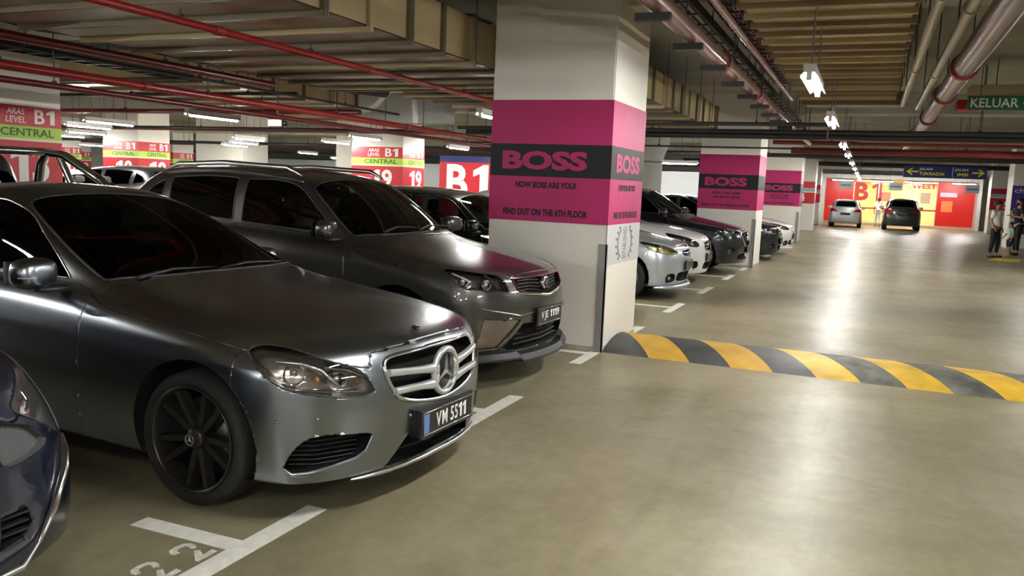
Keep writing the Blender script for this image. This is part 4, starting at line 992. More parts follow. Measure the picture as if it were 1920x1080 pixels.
SUV = [
 (.68, .36, 2, -3.42, .4, 2.4, [.78]*5, [.25]*7),
 (.85, .46, 2, -3.52, .42, 2.4, [.88,.885,.885,.885,.87], [.21,.225,.27,.27,.27,.28,.30], 2),
 (.90, .50, 2, -3.57, .45, 2.4, [.905,.90,.905,.905,.89], [.33,.34,.37,.37,.37,.38,.40]),
 (.925, .52, 2, -3.60, .45, 2.4, [.92,.912,.915,.915,.90], [.48,.49,.52,.52,.52,.53,.55]),
 (.925, .53, 2, -3.60, .45, 2.4, [.925,.918,.918,.918,.905], [.63,.645,.68,.69,.70,.72,.72]),
 (.905, .53, 2, -3.58, .42, 2.4, [.918,.915,.915,.915,.90], [.755,.775,.83,.85,.87,.89,.90]),
 (.865, .53, 2, -3.56, .40, 2.4, [.90,.905,.905,.90,.885], [.85,.87,.945,.97,.99,1.01,1.02], 2),
 (.79, .52, 2, -3.54, .38, 2.4, [.86,.885,.885,.88,.86], [.915,.925,1.01,1.05,1.08,1.11,1.13]),
 (.48, .46, 2, -3.52, .34, 2.4, [.82,.86,.865,.86,.82], [.99,.975,1.06,1.09,1.12,1.15,1.17]),
 (.02, .40, 2, -3.49, .30, 2.4, [.78,.835,.845,.835,.77], [1.065,1.035,1.095,1.125,1.15,1.18,1.21]),
 (-.40, .18, 2, -3.44, .18, 2.2, [.755,.80,.815,.80,.72], [1.135,1.115,1.13,1.155,1.185,1.22,1.27]),
 (-.72, .15, 2, -3.30, .15, 2.2, [.715,.765,.775,.755,.66], [1.38,1.355,1.38,1.40,1.41,1.42,1.44]),
 (-1.05, .13, 2, -3.12, .14, 2.2, [.65,.695,.70,.68,.59], [1.585,1.57,1.585,1.60,1.59,1.57,1.58]),
 (-1.28, .14, 2, -3.0, .12, 2.2, [.53,.56,.57,.555,.49], [1.63,1.615,1.645,1.655,1.65,1.63,1.62]),
 (-1.48, .1, 2, -2.88, .08, 2.2, [.28]*5, [1.66,1.655,1.675,1.68,1.675,1.66,1.65]),
 (-1.56, .02, 2, -2.82, .02, 2.2, [0]*5, [1.668,1.668,1.682,1.688,1.68,1.668,1.66]),
]
def scaled(rows, s, dz=0):
    out = []
    for r in rows:
        r = list(r); sx, sy, sz = s
        for k in (0, 1, 3, 4): r[k] = r[k]*sx
        r[6] = [w*sy for w in r[6]]; r[7] = [z*sz+dz for z in r[7]]; out.append(tuple(r))
    return out
SUV_CUT = dict(
  screen=[(-.335, -.05, 1), (-.37, .35), (-.44, .6), (-.53, .735, 1), (-.75, .70), (-.98, .65), (-1.06, .59), (-1.095, .3), (-1.11, -.05, 1)], sbox=(-1.2, -.2, -.1, .9, 1.0, 1.65),
  glass=[[(-.69, 1.135, 1), (-1.2, 1.155), (-1.70, 1.185, 1), (-1.72, 1.555, 1), (-1.4, 1.555), (-1.15, 1.50), (-.92, 1.33)], [(-1.80, 1.19, 1), (-2.62, 1.24, 1), (-2.66, 1.545, 1), (-2.2, 1.57), (-1.82, 1.562, 1)], [(-2.73, 1.245, 1), (-3.04, 1.30, 1), (-2.96, 1.43), (-2.76, 1.525, 1)]],
  hood=[(.80, -.05, 1), (.79, .25), (.765, .46), (.71, .55), (.61, .655), (.468, .745), (.362, .80), (.1, .87), (-.25, .885), (-.47, .85, 1), (-.42, .72), (-.36, .55), (-.30, .3), (-.28, -.05, 1)],
  doors=[[(-.52, 1.06, 1), (-.50, .7), (-.50, .30, 1), (-1.74, .30, 1), (-1.75, .7), (-1.76, 1.17, 1), (-1.1, 1.14)], [(-1.77, 1.175, 1), (-1.76, .7), (-1.75, .30, 1), (-2.2, .30, 1), (-2.26, .5), (-2.5, .80), (-2.68, .95), (-2.7, 1.22, 1)]],
  rear=('R', [(-.05, 1.24, 1), (.5, 1.25), (.56, 1.3), (.5, 1.5), (.4, 1.55), (-.05, 1.565, 1)], (-3.6, -2.8, -.1, .8, 1.1, 1.65)),
  tail=('R', [(.42, .93, 1), (.95, .95, 1), (.95, 1.13, 1), (.6, 1.10)], (-3.7, -3.2, .3, 1, .85, 1.2)),
  bumper=[(.36, .95), (.40, .80), (.3, .66), (.2, .4), (.2, 0), (1.2, 0), (1.2, .95)], bbox=(.0, 1.2, -.1, 1, -.1, 1.0), wb=2.67, r=.355, R=.42)
SED_CUT = dict(
  screen=[(-.665, -.05, 1), (-.69, .35), (-.735, .55), (-.80, .715, 1), (-1.2, .662), (-1.52, .592), (-1.64, .54), (-1.685, .45), (-1.70, .25), (-1.705, -.05, 1)], sbox=(-1.8, -.4, -.1, .9, .9, 1.5),
  glass=[[(-1.03, 1.005, 1), (-1.4, 1.012), (-1.84, 1.02, 1), (-1.85, 1.40, 1), (-1.72, 1.385), (-1.5, 1.31), (-1.25, 1.165)], [(-1.91, 1.02, 1), (-2.8, 1.045, 1), (-2.72, 1.24), (-2.55, 1.355), (-2.3, 1.395), (-1.92, 1.405, 1)]],
  hood=[(.762, -.05, 1), (.757, .2), (.733, .39), (.70, .50), (.6, .66), (.45, .80), (.29, .852), (-.18, .866), (-.62, .866), (-.77, .82, 1), (-.72, .6), (-.66, .35), (-.64, -.05, 1)],
  doors=[[(-.755, .93, 1), (-.76, .6), (-.785, .22, 1), (-1.86, .22, 1), (-1.87, .6), (-1.875, 1.0, 1), (-1.3, .995)], [(-1.885, 1.0, 1), (-1.88, .6), (-1.87, .22, 1), (-2.45, .22, 1), (-2.5, .5), (-2.75, .72), (-2.9, 1.0, 1)]],
  rear=('T', [(-3.2, -.05, 1), (-3.18, .45), (-3.12, .6), (-2.75, .56), (-2.6, .5), (-2.56, .3), (-2.55, -.05, 1)], (-3.4, -2.3, -.1, .9, .95, 1.5)),
  tail=('R', [(.45, .70, 1), (.95, .70, 1), (.95, .92, 1), (.5, .88)], (-4.2, -3.5, .3, 1, .6, 1)),
  bumper=[(.30, .83), (.255, .756), (.25, .5), (.25, .0), (1.2, 0), (1.2, .83)], bbox=(.1, 1.2, -.1, 1, -.1, .85), wb=2.874, r=.33, R=.385)
def lamp_bits(c, t, sd, nm, S, house, bowls, amber=None, off=(-.08, -.05, 0), strips=()):
    nb = c.sub(nm, side=sd)
    if not nb.faces: nb.free(); return
    rim_tube(nb, 'lamp_seal', .004, BLK, t, .014); lens = bm_obj('headlamp', nb, CLEAR, t)
    bm_obj('lamp_housing', recess(c.sub(nm, side=sd), (off[0], sd*off[1], off[2]), .08), house, lens)
    for x, y, z, r in bowls:
        m = MB(); d = Vector((.82, sd*.57, 0)).normalized(); q = d.cross(Vector((0, 0, 1))); o = Vector((x*S[0], sd*y*S[1], z*S[2])); pts = []
        for rr_, hh in ((.15, -.05), (.6, -.035), (.9, -.01), (1.0, .012), (1.08, .012)):
            for k in range(16):
                a = 2*math.pi*k/16; pts.append(o+d*hh+(q*math.cos(a)+Vector((0, 0, 1))*math.sin(a))*r*rr_)
        m.add(pts, [(i*16+k, i*16+(k+1) % 16, (i+1)*16+(k+1) % 16, (i+1)*16+k) for i in range(4) for k in range(16)], True)
        m.build('reflector', REFL, lens); MB().blob(o-d*.005, (.018, .018, .018), 2, 10, 6).build('bulb', PLW, lens)
    for pts, r, mm in strips: MB().tube([(x*S[0], sd*y*S[1], z*S[2]) for x, y, z in pts], r, 6).build('lamp_strip', mm, lens)
    if amber: x, y, z = amber; MB().blob((x*S[0], sd*y*S[1], z*S[2]), (.015, .02, .025), 2, 10, 6).build('indicator_bulb', AMBER, lens)
    return lens
def build_car(name, label, base, cutset, S, res, P, loc, rz, lamp, az=45, grille=None, frame=None, slats=(), low=None, fog=None, plates=(None, None), pz=.5, tint=None, alloy=None, spoke='five', bowls=(), strips=(), amber=None, house=None, cat='car', group=None, gf=CH, extra=None, rails=False, mirror_m=None, badge=None, doors=True, mx=-.62, mz=1.18, my=.99, lip=None):
    t = thing(name, label, cat, loc, rz, group); K = cutset; sx, sy, sz = S
    c = Car(scaled(base, S), res); tint = tint or TINT; house = house or HOUSE; alloy = alloy or ALLOY
    s3 = lambda L: [(p[0]*sx, p[1]*sy, p[2]*sz) for p in L]
    sS = lambda L: [(p[0]*sx, p[1]*sz) + tuple(p[2:]) for p in L]; sF = lambda L: [(p[0]*sy, p[1]*sz) + tuple(p[2:]) for p in L]; sT = lambda L: [(p[0]*sx, p[1]*sy) + tuple(p[2:]) for p in L]
    bx = lambda b: (b[0]*sx, b[1]*sx, b[2]*sy, b[3]*sy, b[4]*sz, b[5]*sz)
    wb = K['wb']*sx; r = K['r']*sz; R = K['R']*sz
    arches(c, t, wb, r, R, r+.01)
    c.cut('lamp', az, smooth_poly(azp(s3(lamp), az), 3), .03, bx((.0, 1.1, .2, 1.1, .4, 1.1)))
    if grille: c.cut('grille', 'F', smooth_poly(sF(grille), 3), .03, bx((.5, 1.2, -.1, .8, .2, 1.0)))
    if low: c.cut('low', 'F', smooth_poly(sF(low), 3), .03, bx((.4, 1.2, -.1, .9, .1, .75)))
    if fog: c.cut('fog', 35, smooth_poly(azp(s3(fog), 35), 3), .03, bx((.2, 1.2, .3, 1.1, .1, .8)))
    c.cut('screen', 'T', smooth_poly(sT(K['screen']), 3), .1, bx(K['sbox']))
    for k, g in enumerate(K['glass']): c.cut('glass%d' % k, 'S', smooth_poly(sS(g), 3), .15, bx((-3.4, -.5, .2, 1, .9, 1.7)))
    pr, pl, b = K['rear']; c.cut('rear_screen', pr, smooth_poly(sT(pl) if pr == 'T' else sF(pl), 3), .05, bx(b))
    pr, pl, b = K['tail']; c.cut('tail', pr, smooth_poly(sF(pl), 2), -.4, bx(b))
    c.cut('hood', 'T', smooth_poly(sT(K['hood']), 3), .02, bx((-.9, 1, -.1, 1, .6, 1.3)))
    c.cut('bumper', 'S', sS(K['bumper']), -2, bx(K['bbox']))
    if doors:
        for k, d in enumerate(K['doors']): c.cut('door%d' % k, 'S', smooth_poly(sS(d), 2), .1, bx((-3.2, -.3, .5, 1, .1, 1.25)))
    if extra: extra(c, 'cut', t, S)
    whole(c, 'body', 'body', P, t); whole(c, 'hood', 'hood', P, t, GAP); whole(c, 'bumper', 'front_bumper', P, t, (.003, .006))
    if doors:
        for k in range(2): pair(c, 'door%d' % k, 'door', P, t, GAP)
    whole(c, 'screen', 'windscreen', tint, t); whole(c, 'rear_screen', 'rear_window', tint, t)
    nb = c.sub('screen'); rim_tube(nb, 'windscreen_seal', .01, BLK, t, .04); nb.free()
    for k in range(len(K['glass'])):
        pair(c, 'glass%d' % k, 'side_window', tint, t)
        for sd in (-1, 1): nb = c.sub('glass%d' % k, side=sd); rim_tube(nb, 'window_trim', .008, BLK, t, .03); nb.free()
    pair(c, 'tail', 'tail_lamp', REDL, t)
    arch_liners(c, t)
    for sd in (-1, 1): lamp_bits(c, t, sd, 'lamp', S, house, bowls, amber, strips=strips)
    if grille:
        nb = c.sub('grille')
        if frame: rim_tube(nb, 'grille_frame', frame, gf, t, .014, (.004, 0, 0))
        g = bm_obj('grille', recess(nb, (-.05, 0, 0)), MESHB, t)
        for pts, rr, mm in slats: MB().tube([(x*sx, y*sy, z*sz) for x, y, z in pts], rr, 6).build('grille_bar', mm, g)
    if low:
        q = bm_obj('lower_intake', recess(c.sub('low'), (-.06, 0, 0)), MESHB, t)
    if fog:
        for sd in (-1, 1):
            q = bm_obj('fog_recess', recess(c.sub('fog', side=sd), (-.05, -sd*.02, 0), .1), BLK, t)
            cx = sum(p[0] for p in fog)/len(fog)*sx; cy = sum(p[1] for p in fog)/len(fog)*sy; cz = sum(p[2] for p in fog)/len(fog)*sz
            MB().blob((cx-.03, sd*(cy-.015), cz), (.03, .035, .035), 2, 14, 8).build('fog_lamp', REFL, q)
    if badge: x, z, rr, mm = badge; MB().lathe([(0, .012), (rr*.6, .01), (rr, 0), (rr*1.02, -.02)], 'x', (x*sx, 0, z*sz), 24).build('badge', mm, t)
    nose = max(v.co.x for v in c.bm.verts); tail = min(v.co.x for v in c.bm.verts)
    if plates[0] is not None: plate(t, plates[0], nose+.014, pz, .46, .12, lw=.78)
    if plates[1] is not None: plate(t, plates[1], tail-.006, plates[2], .46, .11, -1)
    for sd in (-1, 1): mirror(t, sd, mx*sx, my*sy, mz*sz, mirror_m or P, .95)
    for y0, y1 in ((-.55, -.02), (-.02, .5)):
        m = MB(); x0 = K['screen'][0][0]*sx; zz = (base[10][7][0]+.03)*sz; m.tube([(x0-.02, y0, zz), (x0-.08, (y0+y1)/2, zz+.03), (x0-.05, y1, zz+.02)], [.012, .010, .006], 6); m.build('wiper', BLK, t)
    yw = max(w for w in base[3][6])*sy
    for sd in (-1, 1):
        for x in (0, -wb): wheel(t, x, sd*(yw-.12), r, .215, sd, alloy, spoke, r*.7)
        if doors:
            for x in ((-1.58, -2.45) if cutset is SUV_CUT else (-1.68, -2.72)):
                zz = (.98 if cutset is SUV_CUT else .85)*sz; MB().tube([((x-.09)*sx, sd*(yw-.02), zz), ((x-.07)*sx, sd*(yw+.012), zz+.004), ((x+.07)*sx, sd*(yw+.012), zz+.004), ((x+.09)*sx, sd*(yw-.02), zz)], .011, 6).build('door_handle', P, t)
    seats(t, -1.55*sx, .36*sy, .45*sz); seats(t, -2.35*sx, .36*sy, .47*sz); MB().blob(((K['screen'][0][0]-.2)*sx, 0, (base[10][7][0]-.11)*sz), (.2, .66*sy, .08), 3).build('dashboard', DASH, t)
    if rails:
        for sd in (-1, 1):
            MB().tube([(-1.2*sx, sd*.60*sy, 1.60*sz), (-1.35*sx, sd*.61*sy, 1.665*sz), (-2.1*sx, sd*.61*sy, 1.69*sz), (-2.7*sx, sd*.58*sy, 1.665*sz), (-2.9*sx, sd*.56*sy, 1.61*sz)], [.010, .023, .025, .023, .010], 8).build('roof_rail', rails, t)
    if lip: lip(t)
    if extra: extra(c, 'build', t, S)
    c.bm.free(); return t
def repaint(t, old, new):
    for o in t.children_recursive:
        for s in o.material_slots:
            if s.material == old: s.link = 'OBJECT'; s.material = new
# ---- dark grey SUV
SUVP = paint('dark_grey_metallic', (.075, .073, .068), .3, .75)
def suv_extra(c, step, t, S):
    slot = [(.681, .759, .633), (.664, .785, .613), (.638, .803, .52), (.625, .805, .423), (.635, .785, .35), (.68, .75, .45), (.697, .743, .573)]
    if step == 'cut':
        c.cut('drl', 35, azp([(.723, .54, .878), (.775, .461, .859), (.83, .427, .763), (.798, .521, .761)], 35), .03, (.5, 1, .3, .7, .7, .95))
        c.cut('slot', 45, azp(slot, 45), .03, (.4, 1, .5, 1, .3, .7))
        c.cut('panel', 35, azp([(.705, .735, .56), (.863, .402, .535), (.76, .602, .318), (.643, .77, .318)], 35), .03, (.4, 1, .3, 1, .2, .6), over=('body', 'bumper'))
        return
    pair(c, 'drl', 'daytime_lamp', mat('champagne_trim', (.55, .42, .33), .25, .8), t)
    for sd in (-1, 1):
        bm_obj('side_slot', recess(c.sub('slot', side=sd), (-.05, -sd*.03, 0), .05), MESHB, t)
        nb = c.sub('panel', side=sd)
        for v in nb.verts: v.co += Vector((-.012, -sd*.02, 0))
        o = bm_obj('bumper_facet', groove(nb, .004, .004), paint('facet_floor_reflection', (.28, .22, .18), .35, .8), t); o['label'] = 'bumper facet with painted-in floor reflection and parking sensor'  # body-colour facet; the floor's reflection is painted in as a champagne tone
        MB().blob((.735, sd*.62, .445), (.012, .012, .012), 2, 12, 8).build('parking_sensor', BLK, o)
        MB().tube([(.68, sd*.765, .642), (.77, sd*.615, .607), (.862, sd*.43, .566), (.905, sd*.24, .585)], [.006, .014, .012, .005], 8).build('bumper_crease', SUVP, t)
    # splitter
    ys = np.linspace(-.9, .9, 37); m = MB(); V = []
    for y in ys:
        x = .895-.50*(1-math.sqrt(max(0, 1-(y/.94)**2))); kick = .03 if abs(y) > .42 else 0
        V += [(x-.14, y, .25+kick), (x+.02, y, .255+kick), (x+.055, y, .215+kick), (x+.06, y, .20+kick), (x-.14, y, .185+kick)]
    F = [(i*5+j, i*5+(j+1) % 5, (i+1)*5+(j+1) % 5, (i+1)*5+j) for i in range(36) for j in range(5)] + [(0, 1, 2, 3, 4), tuple(36*5+k for k in (4, 3, 2, 1, 0))]
    m.add(V, F); m.build('front_splitter', mat('splitter_black', (.014, .015, .017), .5, 0, .25), t)
    for z in (.33, .37, .41, .45): MB().tube([(.80, -.42+(z-.33)*.5, z), (.845, 0, z), (.80, .42-(z-.33)*.5, z)], .006, 6).build('intake_slat', BLK, t)
    q = MB().lathe([(0, .02), (.02, .016), (.055, .012), (.062, 0), (.06, -.03)], 'x', (.872, 0, .80), 28).build('badge', CH, t)
    MB().tube([(.893, .035*math.cos(a), .80+.035*math.sin(a)) for a in np.linspace(0, 6.283, 21)[:-1]], .005, 6, closed=True).build('badge_ring', BLK, q)
    MB().tube([(.838, -.43, .748), (.888, -.22, .727), (.914, 0, .704), (.888, .22, .727), (.838, .43, .748)], [.006, .012, .013, .012, .006], 8).build('chrome_chin', CH, t)
suv_strip = [([(.44, .80, .90), (.53, .77, .865), (.58, .745, .84)], .008, PLW), ([(.64, .65, .89), (.70, .60, .84), (.73, .585, .80)], .008, REFL)]
build_car('suv', 'dark grey metallic SUV with black splitter and plate VJE 1119 beside the big pillar', SUV, SUV_CUT, (1, 1, 1), .02, SUVP, (-3.30, 6.60, 0), math.radians(-3.5),
    lamp=[(.362, .797, .931, 1), (.468, .742, .926), (.61, .649, .905), (.723, .54, .878, 1), (.796, .518, .769, 1), (.777, .569, .762), (.685, .716, .778), (.573, .818, .797), (.518, .842, .824), (.45, .842, .875)],
    grille=[(-.05, .862, 1), (.25, .86), (.455, .858, 1), (.42, .765, 1), (.25, .73), (-.05, .708, 1)], frame=.006, gf=mat('red_trim', (.10, .008, .012), .3), low=[(-.05, .49, 1), (.385, .50, 1), (.56, .315, 1), (.4, .28), (-.05, .285, 1)],
    plates=('VJE 1119', None), pz=.54, bowls=[(.52, .76, .845, .04), (.66, .65, .82, .04)], strips=suv_strip, extra=suv_extra, rails=DKCH, spoke='five', alloy=ALLOY_DK,
    slats=[([(.80-.004*k, s*.37, .752+.028*k), (.835, s*.24, .764+.026*k), (.862-.006*k, s*.08, .742+.03*k)], .0055, ALLOY_DK) for k in range(4) for s in (-1, 1)], tint=glass('suv_glass', (.10, .11, .11)))
# ---- the other parked cars
def un(L, S): return [(p[0]/S[0], p[1]/S[1], p[2]/S[2]) + tuple(p[3:]) for p in L]
def front_lip(x, w, z, r, m, L=.42):
    def f(t):
        ys = np.linspace(-w*.97, w*.97, 33); MB().tube([(x-L*(1-math.sqrt(max(0, 1-(y/w)**2))), y, z) for y in ys], [r*min(1, .3+(w-abs(y))*4) for y in ys], 8).build('front_lip', m, t)
    return f
HS = (.86, .915, .905)
SILVER = paint('pale_silver', (.52, .57, .62), .3, .7)
hatch = build_car('hatchback', 'pale silver hatchback with yellowed headlamps just past the big advert pillar', SUV, SUV_CUT, HS, .036, SILVER, (-3.22, 12.75, 0), 0,
    lamp=[(.26, .85, .935, 1), (.46, .79, .915), (.66, .66, .87), (.79, .49, .805), (.80, .47, .765), (.74, .60, .745), (.58, .78, .775), (.40, .87, .84)],
    grille=[(-.05, .80, 1), (.24, .795), (.31, .765), (.24, .72), (-.05, .705, 1)], slats=[([(.855, -.26, .765), (.885, 0, .755), (.855, .26, .765)], .010, SILVER), ([(.87, -.22, .735), (.895, 0, .728), (.87, .22, .735)], .008, CH)],
    low=[(-.05, .45, 1), (.40, .45), (.47, .40), (.42, .31), (-.05, .295, 1)], fog=[(.70, .70, .42), (.79, .55, .43), (.80, .53, .32), (.70, .70, .29)], plates=('', '', .74), pz=.50, tint=TINT2, spoke='eight',
    bowls=[(.56, .70, .83, .045), (.40, .78, .85, .035)], house=mat('yellowed_lamp', (.62, .56, .27), .35, .2), badge=(.845, .835, .04, CH), lip=front_lip(.775, .83, .20, .03, SILVER))
AS = (.91, .925, 1.03)
WHITEP = paint('solid_white', (.74, .74, .73), .35, 0)
sedan = build_car('sedan', 'white sedan with large headlamps between the silver hatchback and the black crossover', MERC, SED_CUT, AS, .04, WHITEP, (-3.33, 15.2, 0), 0,
    lamp=[(.20, .85, .84, 1), (.40, .80, .82), (.58, .68, .775), (.71, .51, .70), (.70, .52, .635), (.57, .75, .65), (.35, .885, .72)],
    grille=[(-.05, .72, 1), (.22, .715), (.31, .69), (.25, .58), (-.05, .55, 1)], frame=.010, slats=[([(.80, -.24, .66), (.835, 0, .655), (.80, .24, .66)], .009, CH), ([(.81, -.22, .61), (.84, 0, .605), (.81, .22, .61)], .008, CH)],
    low=[(-.05, .36, 1), (.27, .36), (.34, .30), (.30, .25), (-.05, .24, 1)], fog=[(.60, .72, .38), (.72, .56, .39), (.73, .55, .29), (.60, .72, .275)], plates=('', '', .8), pz=.47, spoke='five',
    bowls=[(.50, .72, .73, .045), (.62, .60, .69, .035)], house=mat('bright_lamp_housing', (.5, .5, .5), .25, .8), badge=(.835, .665, .045, CH), mx=-.98, mz=1.05, my=1.0)
BLACKP = paint('deep_black', (.004, .004, .009), .25, 0, .7)
xover = build_car('crossover', 'glossy black crossover with chrome edged grille in front of the second advert pillar', SUV, SUV_CUT, (1.0, 1.0, 1.0), .038, BLACKP, (-3.08, 17.5, 0), 0,
    lamp=[(.34, .82, .925, 1), (.52, .74, .905), (.73, .53, .865), (.80, .46, .825), (.72, .60, .80), (.55, .79, .815), (.43, .85, .86)],
    grille=[(-.05, .86, 1), (.38, .835), (.44, .78), (.36, .64), (.26, .56), (-.05, .52, 1)], frame=.013, low=[(-.05, .42, 1), (.46, .42), (.55, .36), (.48, .31), (-.05, .30, 1)], fog=[(.62, .78, .52), (.72, .68, .53), (.73, .67, .46), (.62, .78, .45)],
    plates=('', '', .86), pz=.50, bowls=[(.54, .75, .855, .035), (.68, .63, .84, .03)], house=mat('bright_lamp_housing', (.5, .5, .5), .25, .8), badge=(.90, .72, .06, CH), spoke='five')
NS = (.95, .96, .97); NROWS = [list(r) for r in SUV]
for i, xf, L, w0, za, zb in ((1, .87, .44, .90, .20, .21), (2, .91, .48, .92, .33, .33), (4, .91, .56, .905, .63, .645), (5, .86, .58, .87, .755, .775), (6, .80, .60, .83, .85, .88), (7, .72, .60, .79, .92, .95), (8, .45, .5, .77, .99, 1.0)):
    NROWS[i][0] = xf; NROWS[i][1] = L; NROWS[i][6] = [w0]+list(NROWS[i][6][1:]); NROWS[i][7] = [za, zb]+list(NROWS[i][7][2:])
NAVY = paint('navy_blue', (.008, .012, .034), .3, .4)
NGREY = mat('grey_mesh_insert', (.09, .09, .095), .55, bump=(120, .6))
def navy_extra(c, step, t, S):
    if step == 'cut':
        c.cut('inset', 35, smooth_poly(azp([(.74, .36, .735), (.709, .501, .705), (.699, .569, .665), (.697, .60, .615), (.765, .475, .60), (.80, .36, .615)], 35), 3), .03, (.4, 1, .2, .9, .5, .8), over=('body', 'bumper'))
        c.cut('vent', 'F', [(.33, .45), (.445, .445), (.47, .385), (.43, .345), (.33, .335)], .03, (.4, 1, .2, .9, .2, .6), over=('body', 'bumper')); return
    for sd in (-1, 1):
        bm_obj('mesh_insert', recess(c.sub('inset', side=sd), (-.025, -sd*.01, 0), .05), NGREY, t); bm_obj('side_vent', recess(c.sub('vent', side=sd), (-.05, -sd*.01, 0), .05), MESHB, t)
        for z in (.37, .40, .43): MB().box(.775, .80, min(sd*.34, sd*.45), max(sd*.34, sd*.45), z-.004, z+.004).build('vent_slat', BLK, t)
        o = MB().tube([(.618, sd*.728, .60), (.655, sd*.712, .55), (.70, sd*.675, .495), (.762, sd*.578, .397), (.782, sd*.50, .295)], [.008, .017, .017, .015, .008], 8).build('chrome_blade', CH, t)
        MB().tube([(.78, sd*.50, .295), (.83, sd*.40, .255), (.855, 0, .245)], [.008, .012, .012], 6).build('lower_trim', DKCH, t)
nlamp = un([(.36, .73, .955, 1), (.46, .765, .88), (.555, .79, .76), (.60, .765, .64), (.615, .735, .605, 1), (.66, .65, .655), (.68, .567, .705), (.69, .485, .76, 1), (.614, .545, .81), (.50, .63, .865)], NS)
build_car('hatchback', 'navy blue car with a chrome bumper blade, parked next to the number 22 marking', NROWS, SUV_CUT, NS, .022, NAVY, (-3.35, 1.47, 0), 0, lamp=nlamp,
    grille=[(-.05, .86, 1), (.25, .85), (.34, .80), (.28, .74), (-.05, .72, 1)], frame=.01, plates=('', None), pz=.5, bowls=un([(.55, .62, .70, .05), (.44, .64, .84, .035)], NS), house=mat('bright_lamp_housing', (.5, .5, .5), .25, .8), amber=un([(.47, .60, .83)], NS)[0], extra=navy_extra)
# copies of the moulds with their own colours, facing the lane
def park(mould, name, label, loc, rz, old, col, **kw):
    o = dup(mould, loc, rz, label=label, category='car'); o.name = name
    if col: repaint(o, old, col)
    return o
DKGREEN = paint('black_green', (.012, .018, .016), .25, .3); REDP = paint('bright_red', (.42, .012, .018), .3, .2); GREYP2 = paint('graphite', (.05, .052, .056), .3, .6); SILV2 = paint('light_silver', (.5, .54, .56), .35, .5)
park(hatch, 'hatchback', 'black hatchback with clear windows half hidden behind the big advert pillar', (-3.95, 10.35, 0), 0, SILVER, DKGREEN)
park(hatch, 'hatchback', 'red hatchback whose roof shows behind the dark grey SUV', (-9.9, 14.2, 0), 0, SILVER, REDP)
park(sedan, 'sedan', 'black sedan with its nose out past the second advert pillar', (-2.72, 22.0, 0), 0, WHITEP, BLACKP)
park(hatch, 'hatchback', 'white hatchback next to the black sedan past the second advert pillar', (-2.62, 24.3, 0), 0, SILVER, WHITEP)
park(hatch, 'hatchback', 'small light silver hatchback standing tail-on before the red lobby front', (-1.13, 52.2, 0), math.pi/2, SILVER, SILV2)
park(xover, 'suv', 'dark graphite SUV standing tail-on before the glazed lobby', (1.66, 52.1, 0), math.pi/2, BLACKP, GREYP2)
park(sedan, 'sedan', 'white sedan whose roof shows far behind the gunmetal sedan', (-17.6, 13.0, 0), math.pi, WHITEP, None)
park(xover, 'crossover', 'dark crossover whose roof shows far behind the gunmetal sedan', (-18.6, 15.6, 0), math.pi, BLACKP, GREYP2)
park(hatch, 'hatchback', 'graphite hatchback far back beside the round grey column', (-8.3, 26.5, 0), 0, SILVER, GREYP2)
# ---- pickup with a chrome roll bar
PKROWS = scaled(SUV, (1, 1, 1.06)); PK = []
for i, r in enumerate(PKROWS):
    r = list(r)
    r[3] = [-4.2, -4.3, -4.33, -4.35, -4.35, -4.34, -4.33, -4.32, -4.0, -3.2, -2.35, -2.28, -2.2, -2.1, -2.0, -1.9][i]
    if i >= 5: r[7] = r[7][:4] + [min(r[7][4], r[7][3]+.01), r[7][3] if i > 9 else 1.06, (r[7][3] if i > 9 else 1.06)]
    PK.append(tuple(r))
PCUT = dict(SUV_CUT); PCUT['glass'] = [SUV_CUT['glass'][0], [(-1.80, 1.19, 1), (-2.18, 1.21, 1), (-2.08, 1.5), (-1.82, 1.55, 1)]]; PCUT['rear'] = ('R', [(-.05, 1.24, 1), (.52, 1.24), (.5, 1.5), (-.05, 1.53, 1)], (-2.6, -1.6, -.1, .8, 1.1, 1.7)); PCUT['wb'] = 3.1; PCUT['tail'] = ('R', [(.78, .75, 1), (.95, .75, 1), (.95, 1.02, 1), (.78, 1.02)], (-4.5, -4.0, .3, 1, .7, 1.1))
PCUT['doors'] = [SUV_CUT['doors'][0], [(-1.77, 1.175, 1), (-1.75, .30, 1), (-2.4, .30, 1), (-2.42, 1.1, 1)]]
pk = build_car('pickup_truck', 'dark pickup truck with chrome roll bar behind the gunmetal sedan', PK, PCUT, (1, 1, 1), .05, GREYP2, (-11.75, 6.55, 0), math.pi, lamp=[(.34, .82, .925, 1), (.52, .74, .905), (.73, .53, .865), (.72, .60, .80), (.55, .79, .815), (.43, .85, .86)], plates=(None, None), spoke='five')
for sd in (-1, 1):
    MB().tube([(-2.5, sd*.62, 1.08), (-2.62, sd*.62, 1.62), (-2.75, sd*.60, 1.76), (-3.05, sd*.6, 1.72), (-3.55, sd*.66, 1.45), (-3.95, sd*.72, 1.08)], .05, 10).build('roll_bar_side', CH, pk)
    MB().tube([(-2.95, sd*.6, 1.73), (-3.1, sd*.64, 1.4), (-3.2, sd*.68, 1.08)], .042, 10).build('roll_bar_strut', CH, pk)
MB().tube([(-2.72, -.6, 1.755), (-2.72, .6, 1.755)], .048, 10).build('roll_bar_cross', CH, pk)
